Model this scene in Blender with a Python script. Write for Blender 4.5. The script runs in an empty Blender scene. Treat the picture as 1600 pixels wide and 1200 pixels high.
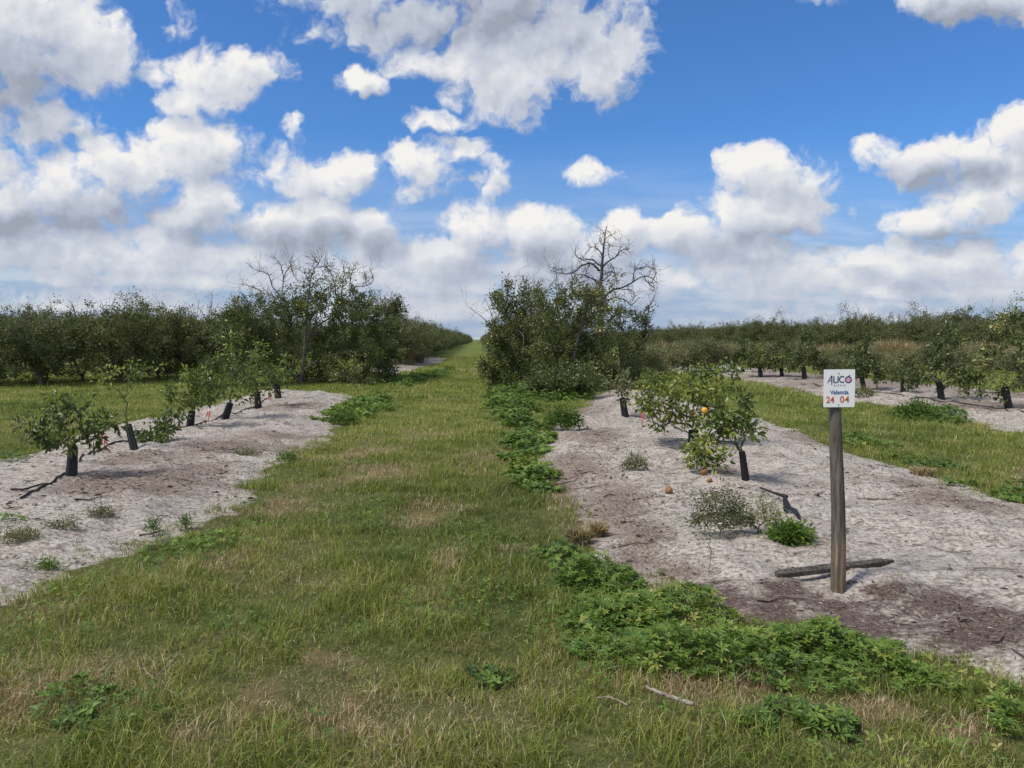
import bpy, math, random
import numpy as np
R = math.radians
rng = np.random.default_rng(7)
random.seed(7)
scene = bpy.context.scene
COL = scene.collection

# ------------------------------------------------------------------ camera
HC = 1.62                       # eye height
F, CX, CY, HOR = 1200.0, 800.0, 600.0, 530.0
PITCH = math.atan((CY - HOR) / F)
cam = bpy.data.cameras.new('camera')
cam.sensor_width = 36.0
cam.lens = 36.0 * F / 1600.0
cam.clip_start, cam.clip_end = 0.05, 6000
cam_ob = bpy.data.objects.new('camera', cam)
cam_ob.location = (0, 0, HC)
cam_ob.rotation_euler = (R(90) - PITCH, 0, 0)
COL.objects.link(cam_ob)
scene.camera = cam_ob

# ------------------------------------------------------------------ light
SUN_EL, SUN_AZ = 54.0, -118.0    # azimuth from +Y towards +X
SUN_STRENGTH, SUN_ANGLE = 4.0, 12.0
SKY_STRENGTH = 0.1
scene.view_settings.view_transform = 'Standard'
scene.view_settings.look = 'None'
scene.view_settings.gamma = 1.0
scene.view_settings.use_curve_mapping = False
scene.view_settings.exposure = 0.0
sl = bpy.data.lights.new('sun', 'SUN')
sl.energy = SUN_STRENGTH
sl.angle = R(SUN_ANGLE)
sl.color = (1.0, 0.92, 0.80)
so = bpy.data.objects.new('sun', sl)
so.rotation_euler = (R(90 - SUN_EL), 0, R(180 - SUN_AZ) )
COL.objects.link(so)


class NG:
    """small helper for writing node trees as expressions"""
    def __init__(self, nt):
        self.nt = nt
    def new(self, typ, **kw):
        n = self.nt.nodes.new(typ)
        for k, v in kw.items():
            setattr(n, k, v)
        return n
    def put(self, sock, v):
        if isinstance(v, bpy.types.NodeSocket):
            self.nt.links.new(v, sock)
        elif v is not None:
            if hasattr(sock, 'default_value') and hasattr(sock.default_value, '__len__') and not hasattr(v, '__len__'):
                v = [v] * len(sock.default_value)
            if hasattr(v, '__len__') and hasattr(sock, 'default_value') and len(sock.default_value) == 4 and len(v) == 3:
                v = list(v) + [1]
            sock.default_value = v
    def m(self, op, a, b=None, c=None, clamp=False):
        n = self.new('ShaderNodeMath', operation=op, use_clamp=clamp)
        for s, v in zip(n.inputs, (a, b, c)):
            self.put(s, v)
        return n.outputs[0]
    def vm(self, op, a, b=None, out=0, scale=None):
        n = self.new('ShaderNodeVectorMath', operation=op)
        self.put(n.inputs[0], a)
        if b is not None:
            self.put(n.inputs[1], b)
        if scale is not None:
            self.put(n.inputs['Scale'], scale)
        return n.outputs[out]
    def xyz(self, x, y, z):
        n = self.new('ShaderNodeCombineXYZ')
        for s, v in zip(n.inputs, (x, y, z)):
            self.put(s, v)
        return n.outputs[0]
    def sep(self, v):
        n = self.new('ShaderNodeSeparateXYZ')
        self.put(n.inputs[0], v)
        return n.outputs
    def noise(self, vec, scale, detail=4, rough=0.55, dist=0.0, color=False, lac=2.0):
        n = self.new('ShaderNodeTexNoise')
        self.put(n.inputs['Vector'], vec)
        n.inputs['Scale'].default_value = scale
        n.inputs['Detail'].default_value = detail
        n.inputs['Roughness'].default_value = rough
        n.inputs['Lacunarity'].default_value = lac
        n.inputs['Distortion'].default_value = dist
        return n.outputs['Color' if color else 'Fac']
    def voro(self, vec, scale, detail=0, rough=0.5, feature='F1', smooth=None):
        n = self.new('ShaderNodeTexVoronoi', feature=feature)
        self.put(n.inputs['Vector'], vec)
        n.inputs['Scale'].default_value = scale
        n.inputs['Detail'].default_value = detail
        n.inputs['Roughness'].default_value = rough
        if smooth is not None:
            n.inputs['Smoothness'].default_value = smooth
        return n.outputs['Distance']
    def ss(self, v, lo, hi, a=0.0, b=1.0, kind='SMOOTHSTEP'):
        n = self.new('ShaderNodeMapRange', interpolation_type=kind)
        n.clamp = True if kind == 'LINEAR' else n.clamp
        for s, x in zip(n.inputs[:5], (v, lo, hi, a, b)):
            self.put(s, x)
        return n.outputs[0]
    def mix(self, f, a, b, typ='MIX'):
        n = self.new('ShaderNodeMix', data_type='RGBA', blend_type=typ)
        self.put(n.inputs[0], f)
        self.put(n.inputs[6], a)
        self.put(n.inputs[7], b)
        return n.outputs[2]
    def ramp(self, v, stops):
        n = self.new('ShaderNodeValToRGB')
        self.put(n.inputs[0], v)
        e = n.color_ramp.elements
        while len(e) < len(stops):
            e.new(0.5)
        for el, (p, c) in zip(e, stops):
            el.position = p
            el.color = (c[0], c[1], c[2], 1)
        return n.outputs[0]
    def attr(self, name, out='Fac'):
        n = self.new('ShaderNodeAttribute', attribute_name=name)
        return n.outputs[out]


def srgb(r, g, b):
    f = lambda c: (c / 255 / 12.92) if c <= 10 else ((c / 255 + 0.055) / 1.055) ** 2.4
    return (f(r), f(g), f(b))


# ------------------------------------------------------------------ sky with cumulus
world = bpy.data.worlds.new('World')
scene.world = world
world.use_nodes = True
wt = world.node_tree
wt.nodes.clear()

# cumulus heads: (px, py, radius x, radius up, radius down, weight) read off the photograph as directions
BLOBS = [
    (30, 90, 190, 130, 130, 1.0), (170, 100, 85, 75, 80, 1), (15, 250, 90, 90, 75, .75),
    (375, 125, 105, 52, 50, .85), (345, 165, 100, 40, 35, .8), (300, 55, 50, 45, 40, .35), (425, 40, 45, 35, 30, .4), (265, 130, 60, 45, 40, .45),
    (325, 245, 105, 62, 60, 1), (215, 265, 110, 55, 60, 1), (110, 310, 130, 55, 60, 1), (10, 335, 110, 45, 60, 1), (440, 280, 110, 60, 60, .7),
    (335, 335, 75, 58, 50, 1), (430, 350, 80, 48, 50, .9), (505, 350, 75, 48, 50, .95), (590, 372, 45, 45, 50, .9),
    (550, 275, 75, 42, 50, .9), (660, 268, 75, 48, 55, .85), (725, 240, 60, 32, 40, .8), (640, 300, 60, 60, 45, .5),
    (765, 288, 38, 36, 40, .9), (720, 40, 300, 60, 60, 1.05), (560, 40, 130, 60, 50, .75), (640, 95, 100, 40, 40, .5), (860, 75, 150, 70, 80, 1.1), (735, 120, 55, 70, 60, 1), (790, 150, 105, 80, 60, 1), (920, 130, 90, 75, 50, 1),
    (700, 198, 60, 22, 24, .8), (670, 112, 65, 30, 30, .8), (572, 139, 55, 20, 20, .75), (470, 215, 35, 25, 25, .45),
    (740, 360, 72, 48, 50, .95), (845, 358, 75, 38, 60, .95), (960, 370, 62, 52, 60, .95), (905, 400, 110, 40, 50, .9), (700, 400, 80, 35, 45, .9),
    (920, 276, 62, 26, 26, .85), (1195, 285, 105, 52, 50, 1.05), (1180, 345, 130, 45, 45, .9), (1080, 372, 85, 40, 45, .9), (1135, 395, 140, 30, 45, .85), (1240, 320, 90, 50, 50, .6),
    (1410, 258, 90, 34, 42, .9), (1490, 240, 90, 40, 50, .75), (1580, 215, 75, 52, 60, 1), (1500, 325, 75, 58, 50, 1), (1560, 300, 70, 50, 60, .8), (1425, 352, 68, 28, 30, .85),
    (1490, 30, 150, 42, 42, .9), (1590, 40, 120, 50, 45, .9), (1265, 8, 48, 22, 24, .75),
    (1310, 402, 50, 24, 40, .7), (1420, 405, 75, 35, 45, .8), (1500, 405, 85, 36, 45, .75), (1590, 400, 65, 40, 45, .85),
    (150, 395, 330, 50, 60, .75), (470, 405, 300, 45, 55, .7), (870, 425, 270, 45, 60, .7), (1170, 420, 200, 40, 60, .65), (1480, 420, 220, 45, 60, .65), (100, 200, 140, 80, 60, .6), (150, 470, 300, 30, 30, .45), (700, 480, 400, 30, 30, .4), (1350, 485, 300, 25, 30, .35),
    (40, 395, 75, 26, 24, .95), (190, 398, 60, 22, 22, .9), (110, 440, 60, 18, 18, .8), (255, 440, 50, 18, 18, .8), (385, 400, 70, 24, 22, .95), (330, 440, 60, 16, 16, .75), (480, 430, 60, 22, 20, .85), (610, 400, 40, 20, 20, .8), (690, 415, 40, 24, 20, .9), (750, 450, 50, 16, 16, .75), (1330, 405, 45, 22, 20, .95), (1395, 425, 60, 22, 20, .9), (1590, 420, 50, 22, 20, .95), (1370, 460, 60, 14, 14, .75), (1520, 455, 70, 16, 16, .75), (1160, 425, 80, 18, 18, .75), (1060, 440, 60, 16, 16, .75),
    (60, 400, 200, 40, 40, .7), (230, 420, 150, 40, 40, .65), (420, 425, 150, 40, 40, .7), (560, 430, 120, 40, 40, .7), (690, 430, 140, 40, 50, .7), (960, 440, 150, 40, 45, .6), (1250, 440, 200, 30, 40, .55), (1480, 450, 160, 35, 40, .55),
]
# flat undersides seen from below: darker grey
BASES = [(745, 15, 340, 115), (20, 165, 210, 120), (1500, 45, 170, 40), (150, 360, 330, 60), (480, 385, 330, 45), (860, 420, 260, 45), (1170, 385, 210, 42), (1480, 385, 190, 35), (1450, 285, 160, 35)]


def uv(px, py):
    return (px - CX) / F, (HOR - py) / F


def make_cloud_group():
    g = bpy.data.node_groups.new('cloud_field', 'ShaderNodeTree')
    g.interface.new_socket('P', in_out='INPUT', socket_type='NodeSocketVector')
    g.interface.new_socket('D', in_out='OUTPUT', socket_type='NodeSocketFloat')
    g.interface.new_socket('B', in_out='OUTPUT', socket_type='NodeSocketFloat')
    n = NG(g)
    gi, go = n.new('NodeGroupInput'), n.new('NodeGroupOutput')
    p0 = gi.outputs[0]
    w = n.noise(p0, 11.0, 4, 0.6, color=True)
    w = n.vm('SUBTRACT', w, (0.5, 0.5, 0.5))
    w = n.vm('SCALE', w, scale=n.ss(n.sep(p0)[1], 0.02, 0.26, 0.30, 1.0))
    p = n.vm('MULTIPLY_ADD', w, (0.085, 0.07, 0))
    p.node.inputs[2].default_value = (0, 0, 0)
    n.put(p.node.inputs[2], p0)
    s = n.sep(p)
    U, V = s[0], s[1]
    d = None
    for px, py, rx, ru, rd, wgt in BLOBS:
        u, v = uv(px, py)
        a = n.m('MULTIPLY_ADD', U, F / rx, -u * F / rx)
        b = n.m('MAXIMUM', n.m('MULTIPLY_ADD', V, F / ru, -v * F / ru), n.m('MULTIPLY_ADD', V, -F / rd, v * F / rd))
        q = n.m('ADD', n.m('MULTIPLY', a, a), n.m('MULTIPLY', b, b))
        f = n.m('SUBTRACT', wgt, q)
        d = f if d is None else n.m('SMOOTH_MAX', d, f, 0.25)
    fb = n.noise(p, 11.0, 9, 0.60)
    bl = n.voro(p, 17.0, 2.5, 0.55)
    d = n.m('MAXIMUM', d, -1.2)
    t = n.m('MULTIPLY_ADD', fb, 3.1, -1.55)
    t = n.m('MULTIPLY_ADD', bl, -0.85, n.m('ADD', t, 0.54))
    fb2 = n.noise(p, 34.0, 5, 0.6)
    t = n.m('ADD', t, n.m('MULTIPLY_ADD', fb2, 1.5, -0.75))
    t = n.m('ADD', t, n.ss(n.sep(p0)[1], 0.19, 0.09, 0.0, 0.24))
    n.put(go.inputs[0], n.m('ADD', d, t))
    n.put(go.inputs[1], d)
    return g


w = NG(wt)
tc = w.new('ShaderNodeTexCoord')
dx, dy, dz = w.sep(tc.outputs['Generated'])
ay = w.m('ADD', w.m('ABSOLUTE', dy), 0.02)
U = w.m('DIVIDE', dx, ay)
V = w.m('DIVIDE', dz, ay)
P = w.xyz(U, V, 0.0)
cg = make_cloud_group()
def field(vec):
    n = w.new('ShaderNodeGroup')
    n.node_tree = cg
    w.put(n.inputs[0], vec)
    return n.outputs
D0, B0 = field(P)
D1, B1 = field(w.vm('ADD', P, (-0.016, 0.024, 0)))
alpha = w.ss(D0, -0.44, 0.42)
lit = w.m('MULTIPLY', w.m('SUBTRACT', B0, B1), 0.44)
lit = w.m('ADD', lit, w.m('MULTIPLY', w.m('SUBTRACT', D0, D1), 0.20))
lit = w.m('ADD', lit, w.ss(D0, 0.2, 1.5, 0.18, -0.10))
wv = w.vm('SUBTRACT', w.noise(P, 26.0, 3, 0.6, color=True), (0.5, 0.5, 0.5))
Pw = w.vm('ADD', P, w.vm('MULTIPLY', wv, (0.03, 0.026, 0.0)))
def puff(vec, sc):
    return w.voro(vec, sc, 2.0, 0.55)
p1 = w.m('SUBTRACT', puff(w.vm('ADD', Pw, (-0.008, 0.013, 0)), 24.0), puff(Pw, 24.0))
lit = w.m('ADD', lit, w.m('MULTIPLY', p1, 0.24))
lit = w.m('ADD', lit, 0.50, clamp=True)
# undersides
bsum = None
for px, py, rx, ry in BASES:
    u, v = uv(px, py)
    a = w.m('MULTIPLY_ADD', U, F / rx, -u * F / rx)
    b = w.m('MULTIPLY_ADD', V, F / ry, -v * F / ry)
    f = w.m('SUBTRACT', 1.0, w.m('ADD', w.m('MULTIPLY', a, a), w.m('MULTIPLY', b, b)))
    bsum = f if bsum is None else w.m('MAXIMUM', bsum, f)
bn = w.noise(P, 12.0, 4, 0.55)
under = w.ss(w.m('ADD', bsum, w.m('MULTIPLY_ADD', bn, 0.9, -0.45)), 0.0, 1.1)
lit = w.m('SUBTRACT', lit, w.m('MULTIPLY', under, w.ss(V, 0.2, 0.4, 0.40, 0.62)), clamp=True)
ccol = w.ramp(lit, [(0.0, srgb(158, 165, 180)), (0.28, srgb(184, 191, 207)), (0.56, srgb(206, 211, 221)), (0.85, srgb(231, 232, 236)), (1.0, srgb(245, 243, 240))])
sky = w.new('ShaderNodeTexSky', sky_type='NISHITA')
sky.sun_disc = False
sky.sun_elevation = R(SUN_EL)
sky.sun_rotation = R(SUN_AZ)
sky.air_density = 1.0
sky.dust_density = 0.6
sky.ozone_density = 2.0
k = 1.0 / SKY_STRENGTH
blue = w.mix(1.0, sky.outputs[0], (0.52, 0.94, 1.44), 'MULTIPLY')
# pale band of far cloud layers low over the horizon
hz = w.ss(V, 0.0, 0.27, 1.0, 0.0)
sn = w.noise(w.xyz(w.m('MULTIPLY', U, 5.0), w.m('MULTIPLY', V, 26.0), 0.7), 1.6, 6, 0.62)
hzc = w.vm('SCALE', w.mix(w.ss(sn, 0.40, 0.66), srgb(166, 182, 208), srgb(208, 211, 219)), scale=k)
blue = w.mix(w.m('MULTIPLY', hz, 0.92), blue, hzc)
ccol = w.vm('SCALE', ccol, scale=k)
ccol = w.mix(w.m('MULTIPLY', w.ss(V, 0.0, 0.15, 1.0, 0.0), 0.45), ccol, hzc)
front = w.mix(alpha, blue, ccol)
# overhead and out of the photographed part: loose broken cloud
dn = w.noise(tc.outputs['Generated'], 3.2, 6, 0.55)
oa = w.m('MULTIPLY', w.ss(dn, 0.40, 0.56), w.m('MAXIMUM', w.ss(V, 0.5, 0.8), w.m('MULTIPLY', w.ss(dy, -0.05, -0.4), w.ss(dz, 0.0, 0.1))))
final = w.mix(oa, front, w.vm('SCALE', srgb(215, 218, 226), scale=k))
bg = w.new('ShaderNodeBackground')
w.put(bg.inputs[0], final)
bg.inputs[1].default_value = SKY_STRENGTH
wo = w.new('ShaderNodeOutputWorld')
wt.links.new(bg.outputs[0], wo.inputs[0])
world.cycles.sampling_method = 'MANUAL'
world.cycles.sample_map_resolution = 512


# ------------------------------------------------------------------ maths helpers
def vnoise(x, y, seed=0):
    xi, yi = np.floor(x).astype(np.int64), np.floor(y).astype(np.int64)
    fx, fy = x - xi, y - yi
    fx, fy = fx * fx * (3 - 2 * fx), fy * fy * (3 - 2 * fy)
    def h(i, j):
        n = (i * 374761393 + j * 668265263 + seed * 974711) & 0x7fffffff
        n = ((n ^ (n >> 13)) * 1274126177) & 0x7fffffff
        n = ((n ^ (n >> 16)) * 668265263) & 0x7fffffff
        return ((n >> 7) & 0xffff) / 65535.0
    a, b, c, d = h(xi, yi), h(xi + 1, yi), h(xi, yi + 1), h(xi + 1, yi + 1)
    return (a * (1 - fx) + b * fx) * (1 - fy) + (c * (1 - fx) + d * fx) * fy


def fbm(x, y, octaves=4, seed=0):
    t, a, s = 0.0, 0.5, 0.0
    for o in range(octaves):
        t = t + a * vnoise(x, y, seed + o * 17)
        s += a
        x, y, a = x * 2.03 + 5.1, y * 2.03 - 3.7, a * 0.5
    return t / s


def sstep(v, a, b):
    t = np.clip((v - a) / (b - a), 0, 1)
    return t * t * (3 - 2 * t)


def poly_sd(x, y, poly):
    """signed distance, positive inside"""
    P_ = np.asarray(poly, float)
    d = np.full(x.shape, 1e18)
    ins = np.zeros(x.shape, bool)
    for i in range(len(P_)):
        ax_, ay_ = P_[i]
        bx_, by_ = P_[(i + 1) % len(P_)]
        ex, ey = bx_ - ax_, by_ - ay_
        t = np.clip(((x - ax_) * ex + (y - ay_) * ey) / (ex * ex + ey * ey + 1e-12), 0, 1)
        d = np.minimum(d, (x - ax_ - t * ex) ** 2 + (y - ay_ - t * ey) ** 2)
        c = ((ay_ > y) != (by_ > y))
        with np.errstate(divide='ignore', invalid='ignore'):
            xc = ex * (y - ay_) / (ey if abs(ey) > 1e-12 else 1e-12) + ax_
        ins ^= c & (x < xc)
    return np.where(ins, 1, -1) * np.sqrt(d)


def ray(px, py):
    c, s = math.cos(PITCH), math.sin(PITCH)
    a, b = (px - CX) / F, (CY - py) / F
    return np.array([a, c + b * s, -s + b * c])


def flat(px, py, z=0.0):
    d = ray(px, py)
    t = (z - HC) / d[2]
    return d[0] * t, d[1] * t


def pt(px, py, Y):
    d = ray(px, py)
    t = Y / d[1]
    return np.array([d[0] * t, Y, HC + d[2] * t])


# ------------------------------------------------------------------ ground layout (plan polygons)
SAND = [
    [flat(*p) for p in [(-420, 1010), (0, 938), (90, 888), (190, 868), (270, 832), (345, 800), (385, 772), (360, 765), (405, 738), (445, 714), (500, 692), (515, 668), (512, 655), (545, 628), (528, 616), (470, 612), (420, 611), (330, 636), (250, 655), (190, 668), (110, 692), (0, 722), (-420, 800)]],
    [flat(*p) for p in [(945, 612), (895, 652), (852, 680), (848, 725), (872, 762), (905, 800), (945, 835), (935, 880), (985, 905), (1050, 935), (1085, 968), (1180, 990), (1290, 985), (1400, 1005), (1500, 1020), (1620, 1060), (2100, 1120), (2100, 850), (1620, 795), (1530, 775), (1450, 745), (1320, 710), (1235, 675), (1165, 655), (1080, 632), (1010, 612)]],
    [flat(*p) for p in [(1040, 572), (1150, 574), (1330, 592), (1620, 618), (2200, 660), (2200, 735), (1620, 682), (1500, 655), (1420, 640), (1330, 628), (1230, 606), (1140, 592), (1060, 582)]],
    [flat(*p) for p in [(610, 586), (690, 566), (700, 560), (640, 560), (560, 575)]],
]
DRY = [(640, 690, 45, 24), (575, 705, 40, 22), (540, 760, 45, 18), (660, 805, 60, 20), (600, 745, 70, 30), (330, 1000, 60, 22), (500, 1030, 60, 22), (520, 1120, 90, 40), (400, 1090, 60, 40), (280, 1165, 60, 30), (20, 1100, 50, 30), (1400, 1125, 120, 30), (1180, 1075, 60, 20), (1520, 1150, 90, 30), (360, 880, 60, 25), (760, 720, 50, 20), (930, 830, 25, 22), (800, 860, 45, 16), (430, 800, 50, 30), (720, 1010, 60, 22), (1080, 1090, 50, 20), (740, 580, 25, 8), (690, 625, 40, 8)]
LUSH = [(140, 1120, 60, 25), (820, 1095, 40, 18), (770, 1060, 60, 25)]
DARKSOIL = [(1180, 985, 120, 34), (1330, 985, 120, 26), (1540, 1005, 130, 34), (1240, 940, 60, 20), (1130, 950, 60, 34), (1210, 965, 70, 28), (1310, 960, 70, 20), (1480, 960, 90, 26), (1570, 985, 90, 30), (1400, 950, 40, 14)]
MULCH = [(1400, 606, 260, 10), (1560, 640, 120, 10), (1240, 592, 120, 6), (880, 790, 40, 60), (985, 830, 40, 30), (1060, 905, 60, 20), (240, 770, 130, 22), (380, 705, 110, 10), (900, 745, 60, 34), (960, 800, 70, 40), (930, 690, 60, 18), (900, 640, 55, 16), (1010, 850, 50, 24), (1500, 800, 90, 22), (1450, 770, 60, 16), (1000, 880, 60, 30), (160, 770, 90, 24), (280, 750, 70, 26), (330, 710, 60, 18), (430, 690, 60, 12), (460, 640, 50, 8), (1560, 690, 80, 14), (1120, 745, 50, 12), (1280, 690, 60, 14), (640, 572, 40, 6), (200, 730, 60, 14), (1400, 600, 160, 8), (1560, 622, 120, 9), (1240, 585, 70, 5)]


def blob_mask(x, y, blobs):
    """soft union of plan ellipses that were read off the picture"""
    m = np.zeros(x.shape)
    for px, py, rx, ry in blobs:
        c = flat(px, py)
        n_, f_ = flat(px, py + ry)[1], flat(px, max(py - ry, 534))[1]
        rX = rx / F * c[1]
        yc, rY = 0.5 * (n_ + f_), 0.5 * (f_ - n_)
        xc = (px - CX) / F * yc
        q = ((x - xc) / rX) ** 2 + ((y - yc) / rY) ** 2
        m = np.maximum(m, 1 - np.sqrt(q) * 0.75)
    return np.clip(m, 0, 1)


def layout(x, y):
    """sand signed distance (m, ragged edge)"""
    sd = np.full(x.shape, -1e9)
    for p in SAND:
        sd = np.maximum(sd, poly_sd(x, y, p))
    k_ = np.clip(y / 12.0, 0.42, 1.6)
    sd = sd + (fbm(x * 1.6, y * 1.6, 4, 3) - 0.5) * 0.55 * k_ + (fbm(x * 7, y * 7, 2, 9) - 0.5) * 0.25 * k_
    return sd


def height(x, y, sd):
    z = 0.10 * sstep(sd, -0.5, 1.1)
    z = z + sstep(sd, -0.1, 0.4) * ((fbm(x * 2.1, y * 2.1, 4, 21) - 0.5) * 0.16 + (fbm(x * 8, y * 8, 3, 27) - 0.5) * 0.06)
    z = z + (1 - sstep(sd, -0.2, 0.3)) * (fbm(x * 1.3, y * 1.3, 3, 33) - 0.5) * 0.12
    far = sstep(y, 60, 160)
    return z * (1 - far)


def axis(parts):
    out = []
    for a, b, s0, s1 in parts:
        v, n = a, 0
        while v < b:
            out.append(v)
            t = (v - a) / (b - a)
            v += s0 * (s1 / s0) ** t
    out.append(parts[-1][1])
    return np.array(out)


xp = axis([(0, 9, .055, .06), (9, 26, .06, .3), (26, 90, .3, 3), (90, 1600, 3, 150)])
xs = np.concatenate([-xp[:0:-1], xp])
ys = axis([(-60, -2, 8, .6), (-2, 2.4, .3, .06), (2.4, 11, .045, .06), (11, 60, .06, .8), (60, 2600, .8, 200)])
GX, GY = np.meshgrid(xs, ys)
GSD = layout(GX, GY)
GZ = height(GX, GY, GSD)


def bil(A, x, y):
    i = np.clip(np.searchsorted(xs, x) - 1, 0, len(xs) - 2)
    j = np.clip(np.searchsorted(ys, y) - 1, 0, len(ys) - 2)
    tx = np.clip((x - xs[i]) / (xs[i + 1] - xs[i]), 0, 1)
    ty = np.clip((y - ys[j]) / (ys[j + 1] - ys[j]), 0, 1)
    return (A[j, i] * (1 - tx) + A[j, i + 1] * tx) * (1 - ty) + (A[j + 1, i] * (1 - tx) + A[j + 1, i + 1] * tx) * ty


def gz(x, y):
    return float(bil(GZ, np.array([x]), np.array([y]))[0])


def at(px, py, dz=0.0):
    """ground point seen at a pixel of the photograph"""
    x, y = flat(px, py)
    for _ in range(8):
        z = gz(x, y)
        x, y = flat(px, py, z)
    return np.array([x, y, gz(x, y) + dz])


# ------------------------------------------------------------------ mesh helpers
def mesh_np(name, V, Fc, mat, parent=None, attrs=None, smooth=False, link=True):
    V = np.asarray(V, np.float32).reshape(-1, 3)
    Fc = np.asarray(Fc, np.int32)
    k_ = Fc.shape[1]
    me = bpy.data.meshes.new(name)
    me.vertices.add(len(V))
    me.vertices.foreach_set('co', V.ravel())
    me.loops.add(Fc.size)
    me.loops.foreach_set('vertex_index', Fc.ravel())
    me.polygons.add(len(Fc))
    me.polygons.foreach_set('loop_start', np.arange(0, Fc.size, k_, dtype=np.int32))
    me.polygons.foreach_set('use_smooth', np.full(len(Fc), smooth))
    for an, av in (attrs or {}).items():
        a = me.attributes.new(an, 'FLOAT', 'POINT')
        a.data.foreach_set('value', np.asarray(av, np.float32))
    me.update(calc_edges=True)
    me.materials.append(mat)
    ob = bpy.data.objects.new(name, me)
    COL.objects.link(ob)
    if parent is not None:
        ob.parent = parent
    return ob


class Acc:
    def __init__(self):
        self.V, self.F, self.T, self.n = [], [], [], 0
    def add(self, V, Fc, tone=0.5):
        V = np.asarray(V, float).reshape(-1, 3)
        Fc = np.asarray(Fc, int)
        if Fc.shape[1] == 4:
            Fc = np.concatenate([Fc[:, [0, 1, 2]], Fc[:, [0, 2, 3]]])
        self.V.append(V)
        self.F.append(Fc + self.n)
        self.T.append(np.broadcast_to(np.asarray(tone, float), (len(V),)))
        self.n += len(V)
    def tube(self, pts, rad, sides=6, tone=0.5, cap=True):
        P_ = np.asarray(pts, float)
        n = len(P_)
        rad = np.broadcast_to(np.asarray(rad, float), (n,))
        T = np.gradient(P_, axis=0)
        T /= np.linalg.norm(T, axis=1)[:, None] + 1e-12
        ref = np.array([0.31, 0.87, 0.38]) if abs(T[:, 2]).mean() > 0.7 else np.array([0.1, 0.15, 1.0])
        A = np.cross(T, ref)
        A /= np.linalg.norm(A, axis=1)[:, None] + 1e-12
        B = np.cross(T, A)
        th = np.linspace(0, 2 * math.pi, sides, endpoint=False)
        ring = P_[:, None, :] + rad[:, None, None] * (np.cos(th)[None, :, None] * A[:, None, :] + np.sin(th)[None, :, None] * B[:, None, :])
        V = ring.reshape(-1, 3)
        i, j = np.meshgrid(np.arange(n - 1), np.arange(sides), indexing='ij')
        a = (i * sides + j).ravel()
        b = (i * sides + (j + 1) % sides).ravel()
        Fq = np.stack([a, b, b + sides, a + sides], 1)
        F3 = np.concatenate([Fq[:, [0, 1, 2]], Fq[:, [0, 2, 3]]])
        if cap:
            V = np.concatenate([V, P_[[0, -1]]])
            k_ = np.arange(sides)
            c0 = np.stack([np.full(sides, n * sides), (k_ + 1) % sides, k_], 1)
            e = (n - 1) * sides
            c1 = np.stack([np.full(sides, n * sides + 1), e + k_, e + (k_ + 1) % sides], 1)
            F3 = np.concatenate([F3, c0, c1])
        self.add(V, F3, tone)
    def build(self, name, mat, parent=None, smooth=False):
        return mesh_np(name, np.concatenate(self.V), np.concatenate(self.F), mat, parent, {'tone': np.concatenate(self.T)}, smooth)


def unit(v):
    return v / (np.linalg.norm(v, axis=-1, keepdims=True) + 1e-12)


def leaf_arrays(P_, D, N, L, W, fold=0.25, fine=False):
    """folded leaf blades at P_ pointing along D with face normal N"""
    D = unit(D)
    S = unit(np.cross(D, N))
    N = np.cross(S, D)
    L, W = L[:, None], W[:, None]
    if not fine:
        v = np.stack([P_, P_ + D * L * .5 + S * W * .5 + N * W * fold, P_ + D * L, P_ + D * L * .5 - S * W * .5 + N * W * fold], 1)
        f = np.array([[0, 1, 2], [0, 2, 3]])
    else:
        v = np.stack([P_, P_ + D * L * .28 + S * W * .42 + N * W * fold * .8, P_ + D * L * .62 + S * W * .45 + N * W * fold * .7,
                      P_ + D * L - N * L * .12, P_ + D * L * .62 - S * W * .45 + N * W * fold * .7, P_ + D * L * .28 - S * W * .42 + N * W * fold * .8,
                      P_ + D * L * .5 - N * L * .01], 1)
        f = np.array([[0, 1, 6], [1, 2, 6], [2, 3, 6], [3, 4, 6], [4, 5, 6], [5, 0, 6]])
    n, k_ = v.shape[0], v.shape[1]
    Fc = (np.arange(n)[:, None, None] * k_ + f[None]).reshape(-1, 3)
    return v.reshape(-1, 3), Fc, k_


def tag(o, label, cat, group=None, kind=None):
    o['label'] = label
    o['category'] = cat
    if group:
        o['group'] = group
    if kind:
        o['kind'] = kind
    return o


def empty(name, loc, label, cat, group=None, rz=0.0, s=1.0):
    o = bpy.data.objects.new(name, None)
    o.empty_display_size = 0.2
    o.location = loc
    o.rotation_euler = (0, 0, rz)
    o.scale = (s, s, s)
    COL.objects.link(o)
    return tag(o, label, cat, group)


def copy_thing(src, loc, rz, s, label, group=None):
    c = src.copy()
    COL.objects.link(c)
    c.location, c.rotation_euler = loc, (0, 0, rz)
    c.scale = s if hasattr(s, '__len__') else (s, s, s)
    c['label'] = label
    if group:
        c['group'] = group
    elif 'group' in c:
        del c['group']
    for ch in list(src.children):
        d = ch.copy()
        COL.objects.link(d)
        d.parent = c
        for g in list(ch.children):
            e = g.copy()
            COL.objects.link(e)
            e.parent = d
    return c


# ------------------------------------------------------------------ materials
def new_mat(name):
    m = bpy.data.materials.new(name)
    m.use_nodes = True
    nt = m.node_tree
    nt.nodes.clear()
    n = NG(nt)
    out = n.new('ShaderNodeOutputMaterial')
    b = n.new('ShaderNodeBsdfPrincipled')
    nt.links.new(b.outputs[0], out.inputs[0])
    return m, n, b, out


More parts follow.
